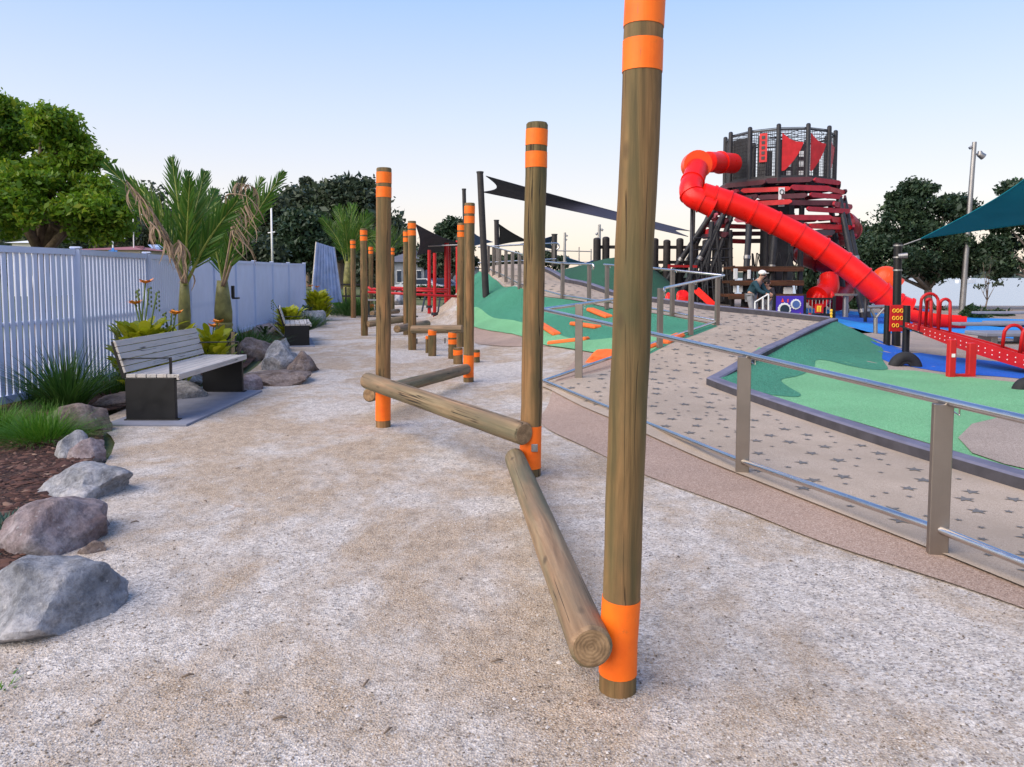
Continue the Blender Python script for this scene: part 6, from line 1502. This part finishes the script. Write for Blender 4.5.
def canna(label, c, n, h, leafm, flowers, seed, group='yellow green cannas'):
    r = random.Random(seed); c = Vector(c); t = thing('canna_plant', label, 'plant', c, group); V = []; F = []
    for i in range(n):
        a = r.uniform(0, 6.283); q = r.random(); p = c + v3(math.cos(a) * .26 * q * h, math.sin(a) * .22 * q * h, h * r.uniform(.05, .66)); l = h * r.uniform(.22, .38); d = v3(math.cos(a) * .55, math.sin(a) * .55, r.uniform(.5, 1.3)).normalized(); sd = v3(-math.sin(a), math.cos(a), r.uniform(-.3, .3)).normalized(); b = len(V); hw0 = h * r.uniform(.045, .07)
        for k in range(6):
            g = k / 5; pp = p + d * l * g - v3(0, 0, .35 * l * g * g); hw = hw0 * math.sin(math.pi * (.06 + .92 * g)) ** .8; V += [pp - sd * hw, pp + sd * hw]
        for k in range(5): F.append((b + k * 2, b + k * 2 + 1, b + k * 2 + 3, b + k * 2 + 2))
    arrmesh('leaves', V, F, leafm, t)
    for (px, py, d, pods) in flowers:
        e = W(px, py, d); m = MB(); m.tube([c + v3(r.uniform(-.1, .1), 0, h * .4), (c + e) / 2 + v3(r.uniform(-.05, .05), 0, .15), e], .010, 6); o = m.build('flower_stalk', 'stem', t, True)
        if not pods:
            m = MB(); V = []; 
            for k in range(9):
                a = k * 2.4; dd_ = v3(math.cos(a), math.sin(a) * .8, .45 + .2 * (k % 2)).normalized(); s_ = dd_.cross(v3(0, 0, 1)).normalized(); l = .12 * r.uniform(.8, 1.2); q0 = e + v3(0, 0, -.02); m.add([q0, q0 + dd_ * l * .5 + s_ * .045, q0 + dd_ * l - v3(0, 0, .01), q0 + dd_ * l * .5 - s_ * .045], [(0, 1, 2, 3)])
            m.build('flower', 'petal', o)
        else:
            m = MB()
            for k in range(9): m.ball(e + v3(.02 * (-1) ** k, .01, -.03 * k), (.014, .014, .02), 6, 4)
            m.build('seed_pods', 'seed', o)
    return t
bx = W(148, 384, 9.9); bx.z = .03
canna('yellow green canna with tall orange flowers behind the left half of the near bench', (W(143, 380, 9.9).x, 9.95, .03), 260, 1.18, 'leaf_canna', [(145.5, 282, 9.9, 0), (135, 303, 9.9, 0), (137, 290, 9.9, 1), (149, 288, 9.9, 1), (157, 292, 9.9, 1)], 1)
canna('yellow green canna with an orange flower in front of the left palm', (W(172, 380, 10.3).x, 10.3, .03), 130, 1.05, 'leaf_canna', [(176, 313, 10.2, 0), (164, 313, 10.3, 1), (172, 310, 10.3, 1)], 2)
canna('yellow green canna between the two palms with an orange flower on its right', (W(204, 372, 10.9).x, 11.2, .03), 130, 1.0, 'leaf_canna', [(218, 322, 11.0, 0), (214, 326, 11.1, 0)], 3)
canna('bright yellow green shrub left of the far bench against the fence', (W(282, 330, 18).x, 18.6, .03), 260, .98, 'leaf_canna', [(272, 300, 18.5, 1)], 4)
canna('bright yellow green shrub at the foot of the blue corrugated screen', (W(315, 310, 26).x, 26.5, .03), 320, 1.3, 'leaf_canna', [(311, 286, 26.4, 0), (317, 287, 26.4, 0)], 5)
canna('dark leafed plant left of the far bench shrub', (W(262, 340, 17).x, 17.2, .03), 60, .50, 'leaf_shrub', [], 6, 'dark leafed bed plants')
canna('dark leafed plant under the yellow green shrub by the blue screen', (W(302, 310, 25).x, 25.6, .03), 80, .70, 'leaf_shrub', [], 7, 'dark leafed bed plants')
canna('small dark leafed plant at the foot of the right palm', (W(238, 358, 12.9).x, 13.1, .03), 26, .28, 'leaf_grass', [], 8, 'dark leafed bed plants')
# ---------------------------------------------------------------- houses and cars beyond
def house(label, x0, x1, ytop, yeave, d, wall, roof, depth=8):
    a = W(x0, yeave, d); b = W(x1, yeave, d); zr = W(x0, ytop, d).z; ze = a.z; cx = (a.x + b.x) / 2; w = b.x - a.x
    t = thing('house', label, 'house', (cx, d + depth / 2, 0)); m = MB(); m.box((cx, d + depth / 2, ze / 2), (w, depth, ze)); m.build('wall', wall, t)
    m = MB(); o = .4; V = [(cx - w / 2 - o, d - o, ze), (cx + w / 2 + o, d - o, ze), (cx + w / 2 + o, d + depth + o, ze), (cx - w / 2 - o, d + depth + o, ze), (cx - w / 2 + depth * .3, d + depth / 2, zr), (cx + w / 2 - depth * .3, d + depth / 2, zr)]
    m.add(V, [(0, 1, 5, 4), (1, 2, 5), (2, 3, 4, 5), (3, 0, 4), (3, 2, 1, 0)]); m.build('roof', roof, t)
    for i in range(4):
        x = cx - w / 2 + w * (i + .5) / 4; m = MB(); m.box((x, d - .02, ze * .58), (w * .12, .06, ze * .38)); f = m.build('window', 'white_paint', t); m = MB(); m.box((x, d - .06, ze * .58), (w * .105, .03, ze * .33)); m.build('pane', 'glass_dark', f)
    return t
house('long low house with a dull pink roof above the fence at the left', 76, 140, 243.5, 250, 48, 'house_wall', 'roof_pink')
house('small house with a pale blue grey roof right of the pink roofed house', 139, 152, 243, 251, 52, 'house_wall', 'corrugated', 5)
house('white house glimpsed under the big left tree', 12, 40, 236, 243, 60, 'white_paint', 'white_paint', 6)
house('pale grey house with white windows between the nearest left post and the far posts', 384, 424, 248, 262, 60, 'house_grey', 'roof_grey', 7)
house('pale house behind the red climbing posts', 436, 476, 262, 268, 72, 'house_grey', 'roof_grey', 7)
def car(label, px, py, d, mat, seed=0, L=4.2, flip=1):
    p = W(px, py, d); p.z = 0; t = thing('parked_car', label, 'car', p, 'cars parked beyond the play area'); prof = [(-2.1, .35), (-2.12, .75), (-1.95, .92), (-1.35, 1.0), (-.75, 1.42), (.75, 1.45), (1.45, 1.0), (2.02, .88), (2.12, .6), (2.08, .35)]
    m = MB(); m.prism([v3(p.x + flip * x * L / 4.2, p.y - .85, z) for x, z in prof], 0, (0, 1, 0), 1.7); m.build('body', mat, t)
    for s_ in (-.87, .86): m = MB(); m.prism([v3(p.x + flip * x, p.y + s_, z) for x, z in ((-1.15, 1.02), (-.68, 1.36), (.68, 1.38), (1.2, 1.02))], 0, (0, 1, 0), .01); m.build('side_windows', 'glass_dark', t)
    for x in (-1.3, 1.3):
        for s_ in (-.8, .8): m = MB(); m.cyl((p.x + x, p.y + s_ - .1, .33), (p.x + x, p.y + s_ + .1, .33), .33, n=14); o = m.build('wheel', 'rubber_black', t, True, 40); m = MB(); m.cyl((p.x + x, p.y + s_ - .115, .33), (p.x + x, p.y + s_ + .115, .33), .19, n=10); m.build('rim', 'galv', o)
plain('car_white', (.6, .62, .66), .3, .1, .03, 2, 0); plain('car_blue', (.08, .12, .22), .3, .3, .03, 2, 0)
car('white parked car glimpsed between the far posts left of the red posts', 418, 288, 57, 'car_white'); car('dark blue parked car just behind the red climbing posts', 440, 288, 60, 'car_blue'); car('pale parked car behind the highest log posts beyond the grass', 468, 288, 62, 'car_white', 0, 4.2, -1)
# low hedge
b = px_blobs([(425, 291, 22, 3), (455, 291, 22, 3), (480, 291, 15, 3)], 52); t = thing('hedge', 'low green hedge in front of the parked cars', 'hedge', W(440, 292, 52)); t.location.z = 0
V, F = leaf_cloud(multi(b, 40, .35, 130, -1, .2), 50, .08); arrmesh('foliage', V, F, 'leaf_shrub', t); m = MB(); m.tube([v3(b[0][0][0] - 1.5, 52, .3), v3(b[2][0][0] + 1, 52, .3)], .05, 6); m.build('stem', 'bark', t)
# utility pole with stays and wire, aerial
t = thing('flag_mast', 'small white mast with crossed stays and a blue sign above the white fence', 'mast', (W(112, 250, 40).x, 40, 0)); m = MB(); m.cyl((W(112.5, 250, 40).x, 40, 0), W(112.5, 229, 40), .04, n=6); m.build('pole', 'white_paint', t)
m = MB(); m.cyl(W(108, 238, 40), W(125, 238.5, 40), .03, n=6); m.tube([W(109, 238, 40), W(112.5, 230, 40), W(123, 238, 40)], .015, 5); m.build('stays', 'white_paint', t)
m = MB(); m.box(W(113, 252, 39.8) + v3(0, 0, .0), (.45, .03, .18)); m.box(W(113, 252, 39.78), (.14, .03, .42)); m.build('blue_sign', 'sail_sky', t)
t = thing('aerial', 'thin white aerial rising out of the trees left of the torn palm frond', 'aerial', (W(133, 250, 50).x, 50, 0)); m = MB(); m.cyl((W(133, 250, 50).x, 50, 0), W(133, 206, 50), .035, n=6); m.cyl(W(127, 214.5, 50), W(142, 214.5, 50), .025, n=5); m.cyl(W(130, 207.5, 50), W(138, 207.5, 50), .02, n=5); m.build('antenna', 'white_paint', t)

# dark flecks of litter on the gravel
V = []; F = []
for i in range(260):
    x, y = near_gravel(); a = random.uniform(0, 6.28); l = random.uniform(.004, .013); w_ = l * random.uniform(.2, .5); z = Hg(x, y) + .010; b = len(V); ca, sa = math.cos(a), math.sin(a)
    for px, py, pz in ((-l, 0, 0), (0, w_, .003), (l, 0, 0), (0, -w_, .003)): V.append((x + px * ca - py * sa, y + px * sa + py * ca, z + pz))
    F.append((b, b + 1, b + 2, b + 3))
o = arrmesh('leaf_litter', V, F, 'bark'); tag(o, 'tiny dark flecks of leaf litter on the gravel', None, None, 'stuff')
# ---------------------------------------------------------------- light
SUN_EL, SUN_AZ = 12.0, 235.0          # azimuth of the sun, clockwise from +Y (behind and left of the camera)
wd = bpy.data.worlds.new('World'); scene.world = wd; wd.use_nodes = True
wn = wd.node_tree; bg = wn.nodes['Background']
sky = wn.nodes.new('ShaderNodeTexSky'); sky.sky_type = 'NISHITA'; sky.sun_disc = False
sky.sun_elevation = R(SUN_EL); sky.sun_rotation = R(SUN_AZ); sky.air_density = 1.0; sky.dust_density = 1.0; sky.ozone_density = 2.5
tc = wn.nodes.new('ShaderNodeTexCoord'); sp = wn.nodes.new('ShaderNodeSeparateXYZ'); wn.links.new(tc.outputs['Generated'], sp.inputs[0])
cr = wn.nodes.new('ShaderNodeValToRGB'); e = cr.color_ramp.elements
stops = [(0, (250, 226, 206)), (.045, (250, 236, 222)), (.10, (240, 236, 236)), (.20, (214, 225, 246)), (.34, (172, 202, 247)), (.7, (120, 160, 230)), (1, (100, 140, 220))]
while len(e) < len(stops): e.new(.5)
for i, (p, c) in enumerate(stops): e[i].position = p; e[i].color = (*lin(c), 1)
wn.links.new(sp.outputs['Z'], cr.inputs[0])
sc_ = wn.nodes.new('ShaderNodeVectorMath'); sc_.operation = 'SCALE'; sc_.inputs[3].default_value = .60 / .15
wn.links.new(cr.outputs[0], sc_.inputs[0])
mx = wn.nodes.new('ShaderNodeMix'); mx.data_type = 'RGBA'; mx.inputs[0].default_value = .9
wn.links.new(sky.outputs[0], mx.inputs[6]); wn.links.new(sc_.outputs[0], mx.inputs[7])
wn.links.new(mx.outputs[2], bg.inputs[0]); bg.inputs[1].default_value = .15
sd = bpy.data.lights.new('sun', 'SUN'); so = bpy.data.objects.new('sun', sd); COL.objects.link(so)
sd.energy = 2.7; sd.angle = R(70); sd.color = (1, .88, .74)
az = R(SUN_AZ); el = R(40)
v = Vector((math.sin(az) * math.cos(el), math.cos(az) * math.cos(el), math.sin(el)))
so.rotation_euler = v.to_track_quat('Z', 'Y').to_euler()
vs = scene.view_settings; vs.view_transform = 'Standard'; vs.look = 'None'; vs.exposure = 0.92; vs.gamma = 1; vs.use_curve_mapping = False
scene.cycles.max_bounces = 6; scene.cycles.diffuse_bounces = 3; scene.cycles.transparent_max_bounces = 8
